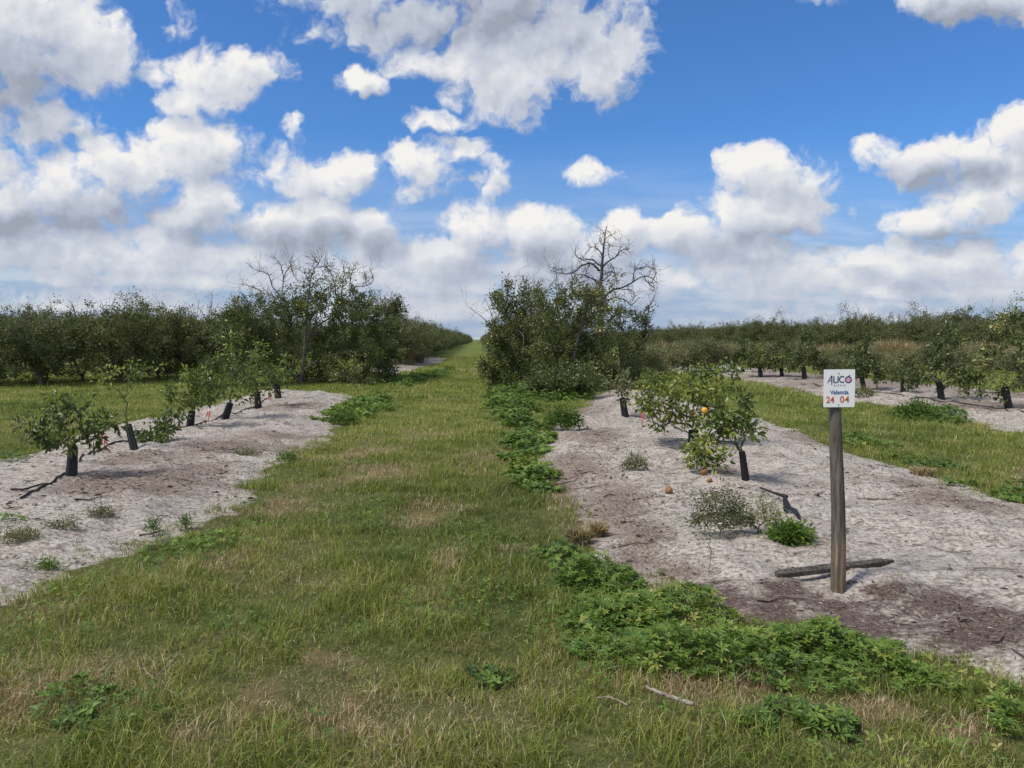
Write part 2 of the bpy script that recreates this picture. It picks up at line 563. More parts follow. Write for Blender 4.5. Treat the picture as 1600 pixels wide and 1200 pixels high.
def leaf_mat(name, stops, rough=0.5, trans=0.3, spec=0.4):
    m, n, b, out = new_mat(name)
    t = n.attr('tone')
    oi = n.new('ShaderNodeObjectInfo')
    t = n.m('ADD', t, n.m('MULTIPLY_ADD', oi.outputs['Random'], 0.16, -0.08))
    c = n.ramp(t, stops)
    n.put(b.inputs['Base Color'], c)
    b.inputs['Roughness'].default_value = rough
    b.inputs['Specular IOR Level'].default_value = spec
    if trans:
        tr = n.new('ShaderNodeBsdfTranslucent')
        n.put(tr.inputs[0], n.mix(1.0, c, (1.2, 1.25, 0.6), 'MULTIPLY'))
        mx = n.new('ShaderNodeMixShader')
        mx.inputs[0].default_value = trans
        n.nt.links.new(b.outputs[0], mx.inputs[1])
        n.nt.links.new(tr.outputs[0], mx.inputs[2])
        n.nt.links.new(mx.outputs[0], out.inputs[0])
    return m


M = {}
M['citrus'] = leaf_mat('citrus_leaf', [(0, (0.043, 0.059, 0.022)), (.35, (0.082, 0.109, 0.034)), (.65, (0.147, 0.172, 0.052)), (.85, (0.270, 0.272, 0.078)), (1, (0.432, 0.364, 0.138))], .40, .25, .5)
M['young'] = leaf_mat('young_citrus_leaf', [(0, (0.034, 0.057, 0.016)), (.35, (0.067, 0.106, 0.025)), (.6, (0.132, 0.178, 0.037)), (.82, (0.287, 0.322, 0.057)), (1, (0.437, 0.414, 0.115))], .40, .3, .5)
M['far'] = leaf_mat('grove_leaf', [(0, (0.057, 0.073, 0.032)), (.4, (0.106, 0.126, 0.048)), (.7, (0.176, 0.187, 0.072)), (1, (0.306, 0.258, 0.134))], .5, .25, .4)
M['scrub'] = leaf_mat('scrub_leaf', [(0, (0.070, 0.085, 0.038)), (.4, (0.153, 0.166, 0.079)), (.7, (0.255, 0.250, 0.140)), (1, (0.434, 0.370, 0.230))], .6, .25, .3)
M['grass'] = leaf_mat('grass_blade', [(0, (.060, .082, .017)), (.25, (.146, .192, .034)), (.45, (.260, .304, .060)), (.58, (.42, .42, .12)), (.66, (.21, .148, .080)), (.82, (.44, .345, .205)), (1, (.70, .61, .42))], .5, .3, .4)
M['weed'] = leaf_mat('weed_leaf', [(0, (0.034, 0.067, 0.013)), (.35, (0.079, 0.148, 0.025)), (.65, (0.133, 0.226, 0.035)), (.85, (0.220, 0.287, 0.050)), (1, (0.348, 0.318, 0.102))], .5, .3, .4)
M['straw'] = leaf_mat('straw_blade', [(0, (0.149, 0.122, 0.069)), (.4, (0.297, 0.239, 0.139)), (.7, (0.446, 0.361, 0.224)), (1, (0.574, 0.489, 0.330))], .7, .25, .2)


def bark_mat(name, c0, c1, scale=30):
    m, n, b, out = new_mat(name)
    tc_ = n.new('ShaderNodeTexCoord')
    mp = n.new('ShaderNodeMapping')
    n.put(mp.inputs[0], tc_.outputs['Object'])
    mp.inputs['Scale'].default_value = (1, 1, .3)
    f = n.noise(mp.outputs[0], scale, 5, .65)
    n.put(b.inputs['Base Color'], n.mix(n.ss(f, .3, .7), c0, c1))
    b.inputs['Roughness'].default_value = .9
    b.inputs['Specular IOR Level'].default_value = .2
    bp = n.new('ShaderNodeBump')
    bp.inputs['Strength'].default_value = .5
    bp.inputs['Distance'].default_value = .01
    n.put(bp.inputs['Height'], f)
    n.put(b.inputs['Normal'], bp.outputs[0])
    return m


M['bark'] = bark_mat('citrus_bark', (.085, .074, .064), (.24, .215, .185))
M['deadwood'] = bark_mat('dead_wood', (.032, .028, .028), (.095, .085, .080))
M['stem'] = bark_mat('green_stem', (.07, .085, .04), (.16, .15, .085))
M['twig'] = bark_mat('dry_twig', (.16, .13, .10), (.36, .31, .26))
M['plank'] = bark_mat('weathered_plank', (.030, .027, .025), (.12, .11, .10), 40)


def plain_mat(name, c, rough=.6, spec=.4, var=.25, scale=25, bump=0.0):
    m, n, b, out = new_mat(name)
    tc_ = n.new('ShaderNodeTexCoord')
    f = n.noise(tc_.outputs['Object'], scale, 4, .6)
    n.put(b.inputs['Base Color'], n.mix(f, [x * (1 - var) for x in c], [min(1, x * (1 + var)) for x in c]))
    b.inputs['Roughness'].default_value = rough
    b.inputs['Specular IOR Level'].default_value = spec
    if bump:
        bp = n.new('ShaderNodeBump')
        bp.inputs['Strength'].default_value = bump
        bp.inputs['Distance'].default_value = .004
        n.put(bp.inputs['Height'], f)
        n.put(b.inputs['Normal'], bp.outputs[0])
    return m


M['sleeve'] = plain_mat('black_sleeve', (.011, .011, .012), .55, .35, .5, 18, .4)
M['hose'] = plain_mat('black_hose', (.018, .017, .017), .6, .3, .5, 12)
M['pink'] = plain_mat('pink_plastic', (.62, .12, .11), .5, .4, .25, 20)
M['orange'] = plain_mat('orange_rind', (.72, .36, .035), .42, .45, .12, 60, .35)
M['yellow'] = plain_mat('pale_fruit', (.60, .50, .14), .5, .4, .2, 40)
M['petal'] = plain_mat('white_petal', (.75, .74, .66), .7, .2, .1)
M['oldfruit'] = plain_mat('rotten_rind', (.24, .125, .055), .7, .3, .5, 30, .6)
M['sign'] = plain_mat('sign_white', (.86, .87, .88), .45, .4, .035, 14)
M['ink_blue'] = plain_mat('ink_dark_blue', (.05, .045, .15), .5, .3, .1)
M['ink_mid'] = plain_mat('ink_blue', (.10, .16, .34), .5, .3, .1)
M['ink_grey'] = plain_mat('ink_grey', (.30, .32, .38), .5, .3, .1)
M['ink_orange'] = plain_mat('ink_orange', (.60, .13, .05), .5, .3, .1)
M['ink_pink'] = plain_mat('ink_pink', (.72, .42, .50), .5, .3, .05)
M['nail'] = plain_mat('nail_steel', (.03, .03, .035), .5, .5, .1)


def ground_mat():
    m, n, b, out = new_mat('ground_soil')
    g = n.new('ShaderNodeNewGeometry').outputs['Position']
    sand, mulch, dark, dry = (n.attr(a) for a in ('sand', 'mulch', 'dark', 'dry'))
    fine = n.noise(g, 38, 6, .7)
    mid = n.noise(g, 6.5, 6, .65)
    big = n.noise(g, .9, 4, .55)
    # pale quartz sand with grey organic grains and clods
    mp = n.new('ShaderNodeMapping')
    n.put(mp.inputs[0], g)
    mp.inputs['Scale'].default_value = (.6, 1.35, 1)
    mp.inputs['Rotation'].default_value = (0, 0, .25)
    streak = n.noise(mp.outputs[0], 8, 8, .74, .15)
    speck = n.noise(g, 110, 3, .75)
    clod = n.voro(g, 26, 2, .6)
    sc = n.ramp(n.m('ADD', n.m('MULTIPLY_ADD', fine, .42, n.m('MULTIPLY', streak, .62)), n.m('MULTIPLY_ADD', clod, -.12, .03)), [(.34, (.16, .136, .116)), (.41, (.315, .284, .254)), (.48, (.455, .424, .387)), (.57, (.565, .535, .500)), (.72, (.70, .675, .64))])
    sc = n.mix(n.m('MULTIPLY', n.ss(speck, .60, .74), .7), sc, (.14, .118, .10))
    sc = n.mix(n.m('MULTIPLY', n.ss(big, .50, .66), .35), sc, (.24, .215, .195))
    # bark and leaf litter
    mc = n.ramp(n.m('MULTIPLY_ADD', speck, .5, n.m('MULTIPLY', fine, .5)), [(.36, (.050, .038, .032)), (.46, (.135, .104, .088)), (.54, (.235, .190, .162)), (.64, (.44, .39, .345))])
    bigm = n.noise(g, 1.9, 8, .72)
    mm = n.ss(n.m('ADD', n.m('MULTIPLY_ADD', mulch, 1.1, n.m('MULTIPLY_ADD', bigm, 2.3, -1.15)), n.m('ADD', n.m('MULTIPLY_ADD', streak, 3.2, -1.62), n.m('MULTIPLY_ADD', speck, 1.2, -.6))), .12, .70)
    sc = n.mix(n.m('MULTIPLY', mm, .92), sc, mc)
    dc = n.ramp(n.m('MULTIPLY_ADD', speck, .5, n.m('MULTIPLY', fine, .5)), [(.36, (.030, .021, .019)), (.47, (.080, .058, .052)), (.56, (.15, .118, .106)), (.66, (.32, .28, .255))])
    dm = n.ss(n.m('ADD', dark, n.m('MULTIPLY_ADD', streak, 3.4, -1.70)), .12, .66)
    sc = n.mix(dm, sc, dc)
    # turf thatch under the blades, green carpet farther away
    tcq = n.ramp(n.m('MULTIPLY_ADD', mid, .35, n.m('MULTIPLY_ADD', speck, .35, n.m('MULTIPLY', fine, .3))), [(.36, (.030, .034, .013)), (.5, (.070, .082, .026)), (.62, (.15, .145, .06))])
    tcq = n.mix(n.m('MULTIPLY', n.ss(n.m('ADD', dry, n.m('MULTIPLY_ADD', mid, 2.4, -1.2)), .2, .9), .7), tcq, (.15, .112, .060))
    pos = n.sep(g)
    farm = n.ss(pos[1], 3.0, 28.0)
    fgreen = n.ramp(n.noise(g, .45, 5, .65), [(.3, (.085, .118, .024)), (.5, (.125, .160, .034)), (.7, (.185, .190, .056))])
    tcq = n.mix(n.m('MULTIPLY', farm, .8), tcq, fgreen)
    edge = n.ss(n.m('ADD', sand, n.m('MULTIPLY_ADD', mid, .7, -.35)), .38, .62)
    n.put(b.inputs['Base Color'], n.mix(edge, tcq, sc))
    b.inputs['Roughness'].default_value = .95
    b.inputs['Specular IOR Level'].default_value = .15
    bp = n.new('ShaderNodeBump')
    bp.inputs['Strength'].default_value = .6
    bp.inputs['Distance'].default_value = .03
    n.put(bp.inputs['Height'], n.m('ADD', n.m('MULTIPLY_ADD', clod, -.15, n.m('MULTIPLY', streak, .9)), n.m('MULTIPLY_ADD', fine, .5, n.m('MULTIPLY', speck, .15))))
    n.put(b.inputs['Normal'], bp.outputs[0])
    return m


M['ground'] = ground_mat()

# ------------------------------------------------------------------ ground sheet
nx, ny = len(xs), len(ys)
ii, jj = np.meshgrid(np.arange(nx - 1), np.arange(ny - 1))
a0 = (jj * nx + ii).ravel()
quads = np.stack([a0, a0 + 1, a0 + nx + 1, a0 + nx], 1)
gm = blob_mask(GX, GY, MULCH)
gd = blob_mask(GX, GY, DARKSOIL)
gdry = blob_mask(GX, GY, DRY)
ground = mesh_np('ground', np.stack([GX, GY, GZ], -1), quads, M['ground'], None,
                 {'sand': sstep(GSD, -.30, .08).ravel(), 'mulch': gm.ravel(), 'dark': gd.ravel(), 'dry': gdry.ravel()}, True)
tag(ground, 'flat ground of pale grey sand beds and grassy lanes', 'ground', None, 'structure')

# ------------------------------------------------------------------ grass: real blades over the lanes and the foreground
def blades(x, y, h, wd, lean, tone, seed, segs=2):
    r_ = np.random.default_rng(seed)
    n = len(x)
    z = bil(GZ, x, y) - .01
    base = np.stack([x, y, z], 1)
    az = r_.uniform(0, 2 * np.pi, n)
    d = np.stack([np.cos(az), np.sin(az), np.zeros(n)], 1)
    side = np.stack([-np.sin(az), np.cos(az), np.zeros(n)], 1)
    tw = r_.uniform(0, np.pi, n)
    side = side * np.cos(tw)[:, None] + d * np.sin(tw)[:, None] * .8
    up = np.array([0, 0, 1.0])
    h, lean, wd = h[:, None], lean[:, None], wd[:, None]
    p1 = base + up * h * .55 * np.sqrt(np.maximum(1 - (lean * .45) ** 2, .15)) + d * h * lean * .28
    p2 = base + up * h * np.sqrt(np.maximum(1 - (lean * .85) ** 2, .06)) + d * h * lean * .95
    v = np.stack([base - side * wd * .5, base + side * wd * .5, p1 + side * wd * .42, p1 - side * wd * .42, p2], 1)
    f = np.array([[0, 1, 2], [0, 2, 3], [3, 2, 4]])
    Fc = (np.arange(n)[:, None, None] * 5 + f[None]).reshape(-1, 3)
    t = np.repeat(tone, 5)
    return v.reshape(-1, 3), Fc, t


def grass_field():
    acc = Acc()
    zones = [  # y0, y1, density per m2, mean height, blade width
        (1.5, 4.2, 9500, .080, .0040), (4.2, 7.0, 6600, .082, .0048), (7.0, 12, 3300, .085, .0066), (12, 20, 1150, .09, .0105), (20, 34, 400, .10, .017), (34, 70, 85, .12, .032)]
    for zi, (y0, y1, den, mh, mw) in enumerate(zones):
        xw = .75 * y1 + 1.6
        xl, xr = (-xw, xw)
        if y0 >= 7:
            xl, xr = max(-xw, -24), min(xw, 24)
        n = int((y1 - y0) * (xr - xl) * den)
        r_ = np.random.default_rng(100 + zi)
        x, y = r_.uniform(xl, xr, n), r_.uniform(y0, y1, n)
        k_ = np.abs(x) < .74 * y + 1.4
        x, y = x[k_], y[k_]
        sd = bil(GSD, x, y)
        cl = fbm(x * 3.1, y * 3.1, 3, 51)
        cl2 = vnoise(x * 14, y * 14, 57)
        prob = sstep(-sd + (cl2 - .5) * .3, -.12, .12) * (.62 + .38 * sstep(cl, .3, .6)) * (.55 + .45 * sstep(cl2, .25, .7))
        prob = np.maximum(prob, .12 * sstep(fbm(x * 1.7, y * 1.7, 4, 77), .54, .66) * sstep(cl2, .45, .75) * (sd > 0) * (sd < .9))
        prob = np.maximum(prob, .05 * sstep(fbm(x * .9, y * .9, 3, 71), .60, .70) * sstep(cl2, .6, .9) * (sd < 1.2))
        k_ = r_.uniform(0, 1, len(x)) < prob
        x, y, cl, cl2, sd = x[k_], y[k_], cl[k_], cl2[k_], sd[k_]
        n = len(x)
        dry = blob_mask(x, y, DRY)
        pat = fbm(x * .55, y * .55, 3, 91)
        pat2 = fbm(x * 2.2, y * 2.2, 3, 95)
        drym = np.clip(sstep(dry + (pat2 - .5) * 2.2, .15, .9) + .5 * sstep(pat + (pat2 - .5) * .6, .52, .76), 0, 1)
        tone = .30 + (pat2 - .5) * .36 + (pat - .5) * .55 + r_.normal(0, .15, n) + np.clip((y - 7) / 60, 0, .06)
        tone = np.minimum(tone, .575)
        isdry = r_.uniform(0, 1, n) < (.07 + .50 * drym + .38 * sstep(dry + (pat2 - .5) * 2.4, .35, .9)) * np.where(y > 12, .6, 1)
        tone = np.where(isdry, r_.beta(1.3, 1.9, n) * .38 + .62, tone)
        h = mh * (.45 + 1.1 * r_.beta(2, 3.2, n)) * (.55 + .95 * sstep(cl, .28, .75)) * (1 - .22 * drym)
        tall = r_.uniform(0, 1, n) < .012
        h = np.where(tall, h * 1.9 + .04, h)
        h *= .6 + .4 * sstep(-sd, -.05, .3)
        lean = np.clip(r_.normal(.72, .30, n), .05, 1.12)
        lean = np.where(tall, lean * .6, lean)
        wd = mw * r_.uniform(.55, 1.25, n) * np.where(tall, .6, 1)
        V, Fc, t = blades(x, y, h, wd, lean, np.clip(tone, 0, 1), 300 + zi)
        acc.add(V, Fc, t)
    o = acc.build('grass', M['grass'])
    tag(o, 'mixed green and straw coloured grass over the lanes and foreground', 'grass', None, 'stuff')


grass_field()


# ------------------------------------------------------------------ dry litter on the sand: chips, bark, twigs
def litter():
    acc = Acc()
    r_ = np.random.default_rng(5)
    for y0, y1, den, s in [(3.2, 6.5, 1500, .62), (6.5, 11, 900, .85), (11, 24, 230, .95)]:
        xw = .74 * y1 + 1
        n = int((y1 - y0) * 2 * xw * den)
        x, y = r_.uniform(-xw, xw, n), r_.uniform(y0, y1, n)
        sd = bil(GSD, x, y)
        mu = np.maximum(1.3 * bil(gm, x, y), bil(gd, x, y))
        cl = fbm(x * 2.3, y * 2.3, 3, 63)
        k_ = (sd > -.15) & (np.abs(x) < .73 * y + .8) & (r_.uniform(0, 1, n) < .07 + .8 * np.clip(mu * .8 + (cl - .54) * 2.6, 0, 1))
        x, y, mu = x[k_], y[k_], mu[k_]
        n = len(x)
        L = s * (.010 + .05 * r_.uniform(0, 1, n) ** 1.8) * (1 + 1.1 * (r_.uniform(0, 1, n) < .10))
        W = L * r_.uniform(.10, .42, n)
        az = r_.uniform(0, 2 * np.pi, n)
        D = np.stack([np.cos(az), np.sin(az), r_.normal(0, .22, n)], 1)
        N = np.stack([r_.normal(0, .4, n), r_.normal(0, .4, n), np.ones(n)], 1)
        P_ = np.stack([x, y, bil(GZ, x, y) + .006], 1)
        V, Fc, k2 = leaf_arrays(P_, D, N, L, W, .5)
        tone = np.clip(r_.beta(1.3, 1.8, n), 0, 1)
        acc.add(V, Fc, np.repeat(tone, k2))
    m = leaf_mat('dry_chips', [(0, (.06, .045, .038)), (.4, (.17, .128, .108)), (.7, (.34, .28, .235)), (1, (.56, .51, .46))], .85, 0, .15)
    # crooked twigs and root ends
    n = 420
    y = 3.6 + 18 * r_.uniform(0, 1, n) ** 1.6
    x = r_.uniform(-.73, .73, n) * y
    sd = bil(GSD, x, y)
    mu = bil(gm, x, y)
    for i in np.nonzero((sd > .0) & (r_.uniform(0, 1, n) < .25 + mu))[0]:
        L, az = r_.uniform(.08, .34) , r_.normal(0.1, .7)
        t = np.linspace(-.5, .5, 5)
        px_, py_ = x[i] + np.cos(az) * L * t + r_.normal(0, .012, 5), y[i] + np.sin(az) * L * t + r_.normal(0, .012, 5)
        acc.tube(np.stack([px_, py_, bil(GZ, px_, py_) + .008 + np.abs(r_.normal(0, .008, 5))], 1), np.linspace(.007, .003, 5) * r_.uniform(.6, 1.3), 4, r_.uniform(.05, .6))
    o = acc.build('dry_litter', m)
    tag(o, 'brown bark chips, dead leaves and twigs strewn over the sand', 'litter', None, 'stuff')


litter()


# ------------------------------------------------------------------ branching plants
def grow(stems, targets, r_, step=.16, r0=.0035, rpow=.46, bulge=.10, stempow=.25, minz=.15):
    """stems: list of polylines (first starts at the root). Targets are reached from the nearest wood already there."""
    cap = sum(len(s) for s in stems) + len(targets) * 26 + 10
    Np, par, ln = np.zeros((cap, 3)), np.full(cap, -1, int), np.zeros(cap)
    n, chains, ends = 0, [], []
    root = np.asarray(stems[0][0], float)
    for s in stems:
        s = np.asarray(s, float)
        prev, ch = -1, []
        if n:
            prev = int(np.argmin(np.linalg.norm(Np[:n] - s[0], axis=1)))
            ch.append(prev)
            s = s[1:]
        for p in s:
            Np[n], par[n] = p, prev
            ln[n] = 0 if prev < 0 else ln[prev] + np.linalg.norm(p - Np[prev])
            ch.append(n)
            prev = n
            n += 1
        chains.append(ch)
    T = np.asarray(targets, float)
    order = np.argsort(np.linalg.norm(T - root, axis=1) + r_.normal(0, .15, len(T)))
    tips = []
    for ti in order:
        t = T[ti]
        d = np.linalg.norm(Np[:n] - t, axis=1)
        cost = d + stempow * ln[:n] + np.where(Np[:n, 2] < root[2] + minz, .8, 0) + np.where(Np[:n, 2] > t[2] + .25, .3, 0)
        j = int(np.argmin(cost))
        D = d[j]
        k_ = int(np.clip(round(D / step), 2, 22))
        u = np.linspace(0, 1, k_ + 1)[1:]
        q = Np[j] + (t - Np[j]) * u[:, None]
        q[:, 2] += np.sin(u * np.pi) * D * bulge * r_.normal(.7, .7)
        jit = r_.normal(0, .10 * D / k_ + .008, (k_, 3))
        jit[-1] *= .3
        q = q + jit
        ch, prev = [j], j
        for p in q:
            Np[n], par[n] = p, prev
            ln[n] = ln[prev] + np.linalg.norm(p - Np[prev])
            ch.append(n)
            prev = n
            n += 1
        chains.append(ch)
        tips.append(ch)
    flow = np.zeros(n)
    for ch in chains:
        flow[ch[-1]] += 1
    for i in range(n - 1, -1, -1):
        if par[i] >= 0:
            flow[par[i]] += flow[i]
    rad = r0 * np.maximum(flow, 1) ** rpow
    return Np[:n], rad, chains, tips


def wood(acc, Np, rad, chains, base_flare=1.25, tone=.5):
    for ci, ch in enumerate(chains):
        p = Np[ch]
        r_ = rad[ch].copy()
        if len(ch) > 1 and ci:
            r_[0] = min(r_[0], r_[1] * 1.25)
        if ci == 0:
            r_[0] *= base_flare
        r_[-1] *= .7
        if len(p) < 2:
            continue
        s = 7 if r_.max() > .03 else (5 if r_.max() > .012 else 3)
        acc.tube(p, r_, s, tone, cap=False)


def foliate(Np, tips, r_, per, spread, L, W, along=.5, fine=False, tone_fn=None, up=.5, droop=0.0):
    Ps, Ds, Ns, Ts = [], [], [], []
    for ch in tips:
        p = Np[ch]
        k_ = per if isinstance(per, int) else int(per(p[-1]))
        if k_ <= 0:
            continue
        u = 1 - along * r_.uniform(0, 1, k_) ** 1.4
        idx = u * (len(p) - 1)
        i0 = np.clip(idx.astype(int), 0, len(p) - 2)
        c = p[i0] + (p[i0 + 1] - p[i0]) * (idx - i0)[:, None]
        ax = unit(p[-1] - p[max(len(p) - 3, 0)])
        o = r_.normal(0, 1, (k_, 3))
        c = c + o * spread * r_.uniform(.15, 1, (k_, 1))
        d = unit(o) * .9 + ax * .55 + np.array([0, 0, -droop]) + r_.normal(0, .35, (k_, 3))
        nn = np.array([0, 0, up]) + r_.normal(0, .55, (k_, 3)) + unit(o) * .25
        tb = r_.normal(0, .07) + (tone_fn(p[-1]) if tone_fn else .42)
        Ps.append(c); Ds.append(d); Ns.append(nn)
        Ts.append(np.clip(tb + r_.normal(0, .11, k_), 0, 1))
    P_, D, N, T = map(np.concatenate, (Ps, Ds, Ns, Ts))
    n = len(P_)
    V, Fc, k2 = leaf_arrays(P_, D, N, L * r_.uniform(.6, 1.2, n), W * r_.uniform(.6, 1.2, n), .3, fine)
    a = Acc()
    a.add(V, Fc, np.repeat(T, k2))
    return a


def crown_targets(r_, n, h, rad, low=.25, clumps=16, peak=.12, squash=1.0):
    """clumped points in an uneven dome"""
    cs = []
    while len(cs) < clumps:
        d = unit(r_.normal(0, 1, 3))
        d[2] = abs(d[2]) * 1.1 - .25
        q = r_.uniform(.5, .95)
        c = np.array([d[0] * rad * q, d[1] * rad * q * squash, low + (h - low) * (.44 + .5 * d[2] * q)])
        c[2] += r_.normal(0, peak * h * .5) * (d[2] > .3)
        if c[2] < low:
            c[2] = low + r_.uniform(0, .4)
        if all(np.linalg.norm(c - e) > rad * .28 for e in cs) or r_.uniform() < .05:
            cs.append(c)
    cs = np.array(cs)
    which = r_.integers(0, len(cs), n)
    T = cs[which] + r_.normal(0, 1, (n, 3)) * np.array([.25, .25, .20]) * rad * .85
    inner = r_.uniform(0, 1, n) < .18
    T[inner] = np.stack([r_.normal(0, rad * .4, inner.sum()), r_.normal(0, rad * .4, inner.sum()), r_.uniform(low, h * .75, inner.sum())], 1)
    T[:, 2] = np.maximum(T[:, 2], low * .6 + .05)
    sh = r_.uniform(0, 1, n) < .07           # shoots standing above the crown
    T[sh, 2] += r_.uniform(.1, .14 * h + .1, sh.sum())
    return T


def fork_stems(r_, h, n=3, lean=.35, base=.25):
    z0 = base * r_.uniform(.7, 1.3)
    st = [np.array([[0, 0, -.12], [r_.normal(0, .02), r_.normal(0, .02), z0 * .5], [0, 0, z0]])]
    a0 = r_.uniform(0, 6.28)
    for i in range(n):
        a = a0 + 6.28 * i / n + r_.normal(0, .3)
        L = h * r_.uniform(.35, .6)
        t = np.linspace(0, 1, 6)
        q = np.stack([np.cos(a) * lean * L * t ** .8, np.sin(a) * lean * L * t ** .8, z0 + L * t], 1)
        q[1:] += r_.normal(0, .025 * h / 3, (5, 3))
        st.append(q)
    return st


TREE_NO = [0]


def make_mature(name, loc, label, group, h, rad, seed, n=300, per=62, mat='citrus', low=.25, leaf=(.092, .052), bare=.06, squash=1.0, stems=None, targets=None, extra=None, tonebase=.40, clumps=16, rz=0.0, spread=.13, r0=.0048, fruit=0):
    r_ = np.random.default_rng(seed)
    T = crown_targets(r_, n, h, rad, low, clumps, squash=squash) if targets is None else targets
    st = stems or fork_stems(r_, h, r_.integers(2, 5))
    Np, rd, ch, tips = grow(st, T, r_, .2, r0, .47)
    root = empty(name, loc, label, 'tree', group, rz)
    a = Acc()
    wood(a, Np, rd, ch)
    if extra:
        extra(a, r_)
    a.build('trunk', M['bark'], root, True)
    topz = np.percentile(Np[:, 2], 92)
    dead = lambda q: 0 if (r_.uniform() < bare + (.42 if q[2] > topz else 0) * (bare > 0)) else per * r_.uniform(.6, 1.35) * (.6 if q[2] > topz else 1)
    lean_t = r_.normal(0, .05)
    tone_fn = lambda q: tonebase + lean_t + (.25 if r_.uniform() < .10 else 0)
    foliate(Np, tips, r_, dead, spread, leaf[0], leaf[1], .6, False, tone_fn).build('crown', M[mat], root)
    if fruit:
        outer = [c for c in tips if Np[c[-1]][2] < h * .75 and Np[c[-1]][1] < rad * .2]
        for k_ in range(min(fruit, len(outer))):
            p = Np[outer[int(r_.integers(len(outer)))][-1]] + np.array([r_.normal(0, .05), -.12, -.06])
            f = FRUIT.copy()
            COL.objects.link(f)
            f.parent, f.location = root, p
            s_ = r_.uniform(.8, 1.15)
            f.scale = (s_, s_, s_)
    return root


def ball(name, r, mat, squash=.95, seg=14, rings=9, dent=0.0):
    V, Fc = [[0, 0, r * squash]], []
    for i in range(1, rings):
        t = math.pi * i / rings
        for j in range(seg):
            a = 2 * math.pi * j / seg
            V.append([r * math.sin(t) * math.cos(a), r * math.sin(t) * math.sin(a), r * squash * math.cos(t)])
    V.append([0, 0, -r * squash])
    e = len(V) - 1
    for j in range(seg):
        j2 = (j + 1) % seg
        Fc.append([0, 1 + j, 1 + j2])
        for i in range(rings - 2):
            p, q = 1 + i * seg, 1 + (i + 1) * seg
            Fc += [[p + j, q + j, q + j2], [p + j, q + j2, p + j2]]
        p = 1 + (rings - 2) * seg
        Fc.append([p + j, e, p + j2])
    V = np.array(V)
    if dent:
        V[:, 2] -= dent * r * np.exp(-((V[:, 0] / r) ** 2 + (V[:, 1] / r) ** 2) * 9) * (V[:, 2] > 0)
    return V, np.array(Fc)


_v, _f = ball('fruit', .038, None)
FRUIT = mesh_np('fruit', _v, _f, M['yellow'], None, None, True)
COL.objects.unlink(FRUIT)


def limb(pts, Y, r_, depth=.35, org=None):
    """a limb read off the picture, set at distance Y with its own wander in depth, relative to org"""
    k_ = len(pts)
    yy = Y + np.cumsum(r_.normal(0, depth / max(k_, 1) ** .5, k_)) - 0
    yy[0] = Y
    q = np.array([pt(p[0], p[1], y) for p, y in zip(pts, yy)])
    # round the corners
    t = np.linspace(0, k_ - 1, (k_ - 1) * 4 + 1)
    i = np.clip(t.astype(int), 0, k_ - 2)
    f = (t - i)[:, None]
    p0, p1, p2, p3 = q[np.maximum(i - 1, 0)], q[i], q[i + 1], q[np.minimum(i + 2, k_ - 1)]
    c = .5 * (2 * p1 + (p2 - p0) * f + (2 * p0 - 5 * p1 + 4 * p2 - p3) * f ** 2 + (3 * p1 - p0 - 3 * p2 + p3) * f ** 3)
    c[1:-1] += r_.normal(0, .012, c[1:-1].shape)
    return c - (org if org is not None else 0)


def twigs_on(acc, c, rad, r_, n, L, up=.6, lev=1):
    for _ in range(n):
        i = int(r_.integers(max(1, len(c) // 4), len(c)))
        d = unit(r_.normal(0, 1, 3) + np.array([0, 0, up]))
        l = L * r_.uniform(.4, 1.2)
        t = np.linspace(0, 1, 6)
        curl = unit(r_.normal(0, 1, 3)) * .35
        q = c[i] + (d * t[:, None] + curl * (t ** 2)[:, None] + np.array([0, 0, .15]) * (t ** 2)[:, None]) * l + r_.normal(0, .012, (6, 3)) * t[:, None]
        rr = min(rad[i] * .62, .011)
        acc.tube(q, np.linspace(rr, .0038, 6), 3, .5, False)
        if lev > 0:
            twigs_on(acc, q, np.linspace(rr, .004, 6), r_, 2, l * .55, up, lev - 1)


def dieback(n, h, rad, rmax=.016):
    def f(a, r_):
        pool = np.concatenate(a.V)
        pool = pool[(pool[:, 2] > .5 * h) & (pool[:, 2] < .85 * h) & (np.hypot(pool[:, 0], pool[:, 1]) < rad * .8)]
        for _ in range(n):
            b = pool[int(r_.integers(len(pool)))]
            an = math.atan2(b[1], b[0])
            L = h * r_.uniform(.16, .36)
            d = unit(np.array([math.cos(an) * .5, math.sin(an) * .5, 1.0]) + r_.normal(0, .25, 3))
            t = np.linspace(0, 1, 7)
            c = b + d * (t * L)[:, None] + np.cumsum(r_.normal(0, .02, (7, 3)), 0) * (t > 0)[:, None]
            rr = np.linspace(rmax, .005, 7)
            a.tube(c, rr, 4, .5, False)
            twigs_on(a, c, rr, r_, 5, L * .45, .5, 1)
    return f


# --- the big left tree: leafy below, bare limbs in its top
s4 = lambda l, ox, oy: [(ox + x / 4, oy + y / 4) for x, y in l]


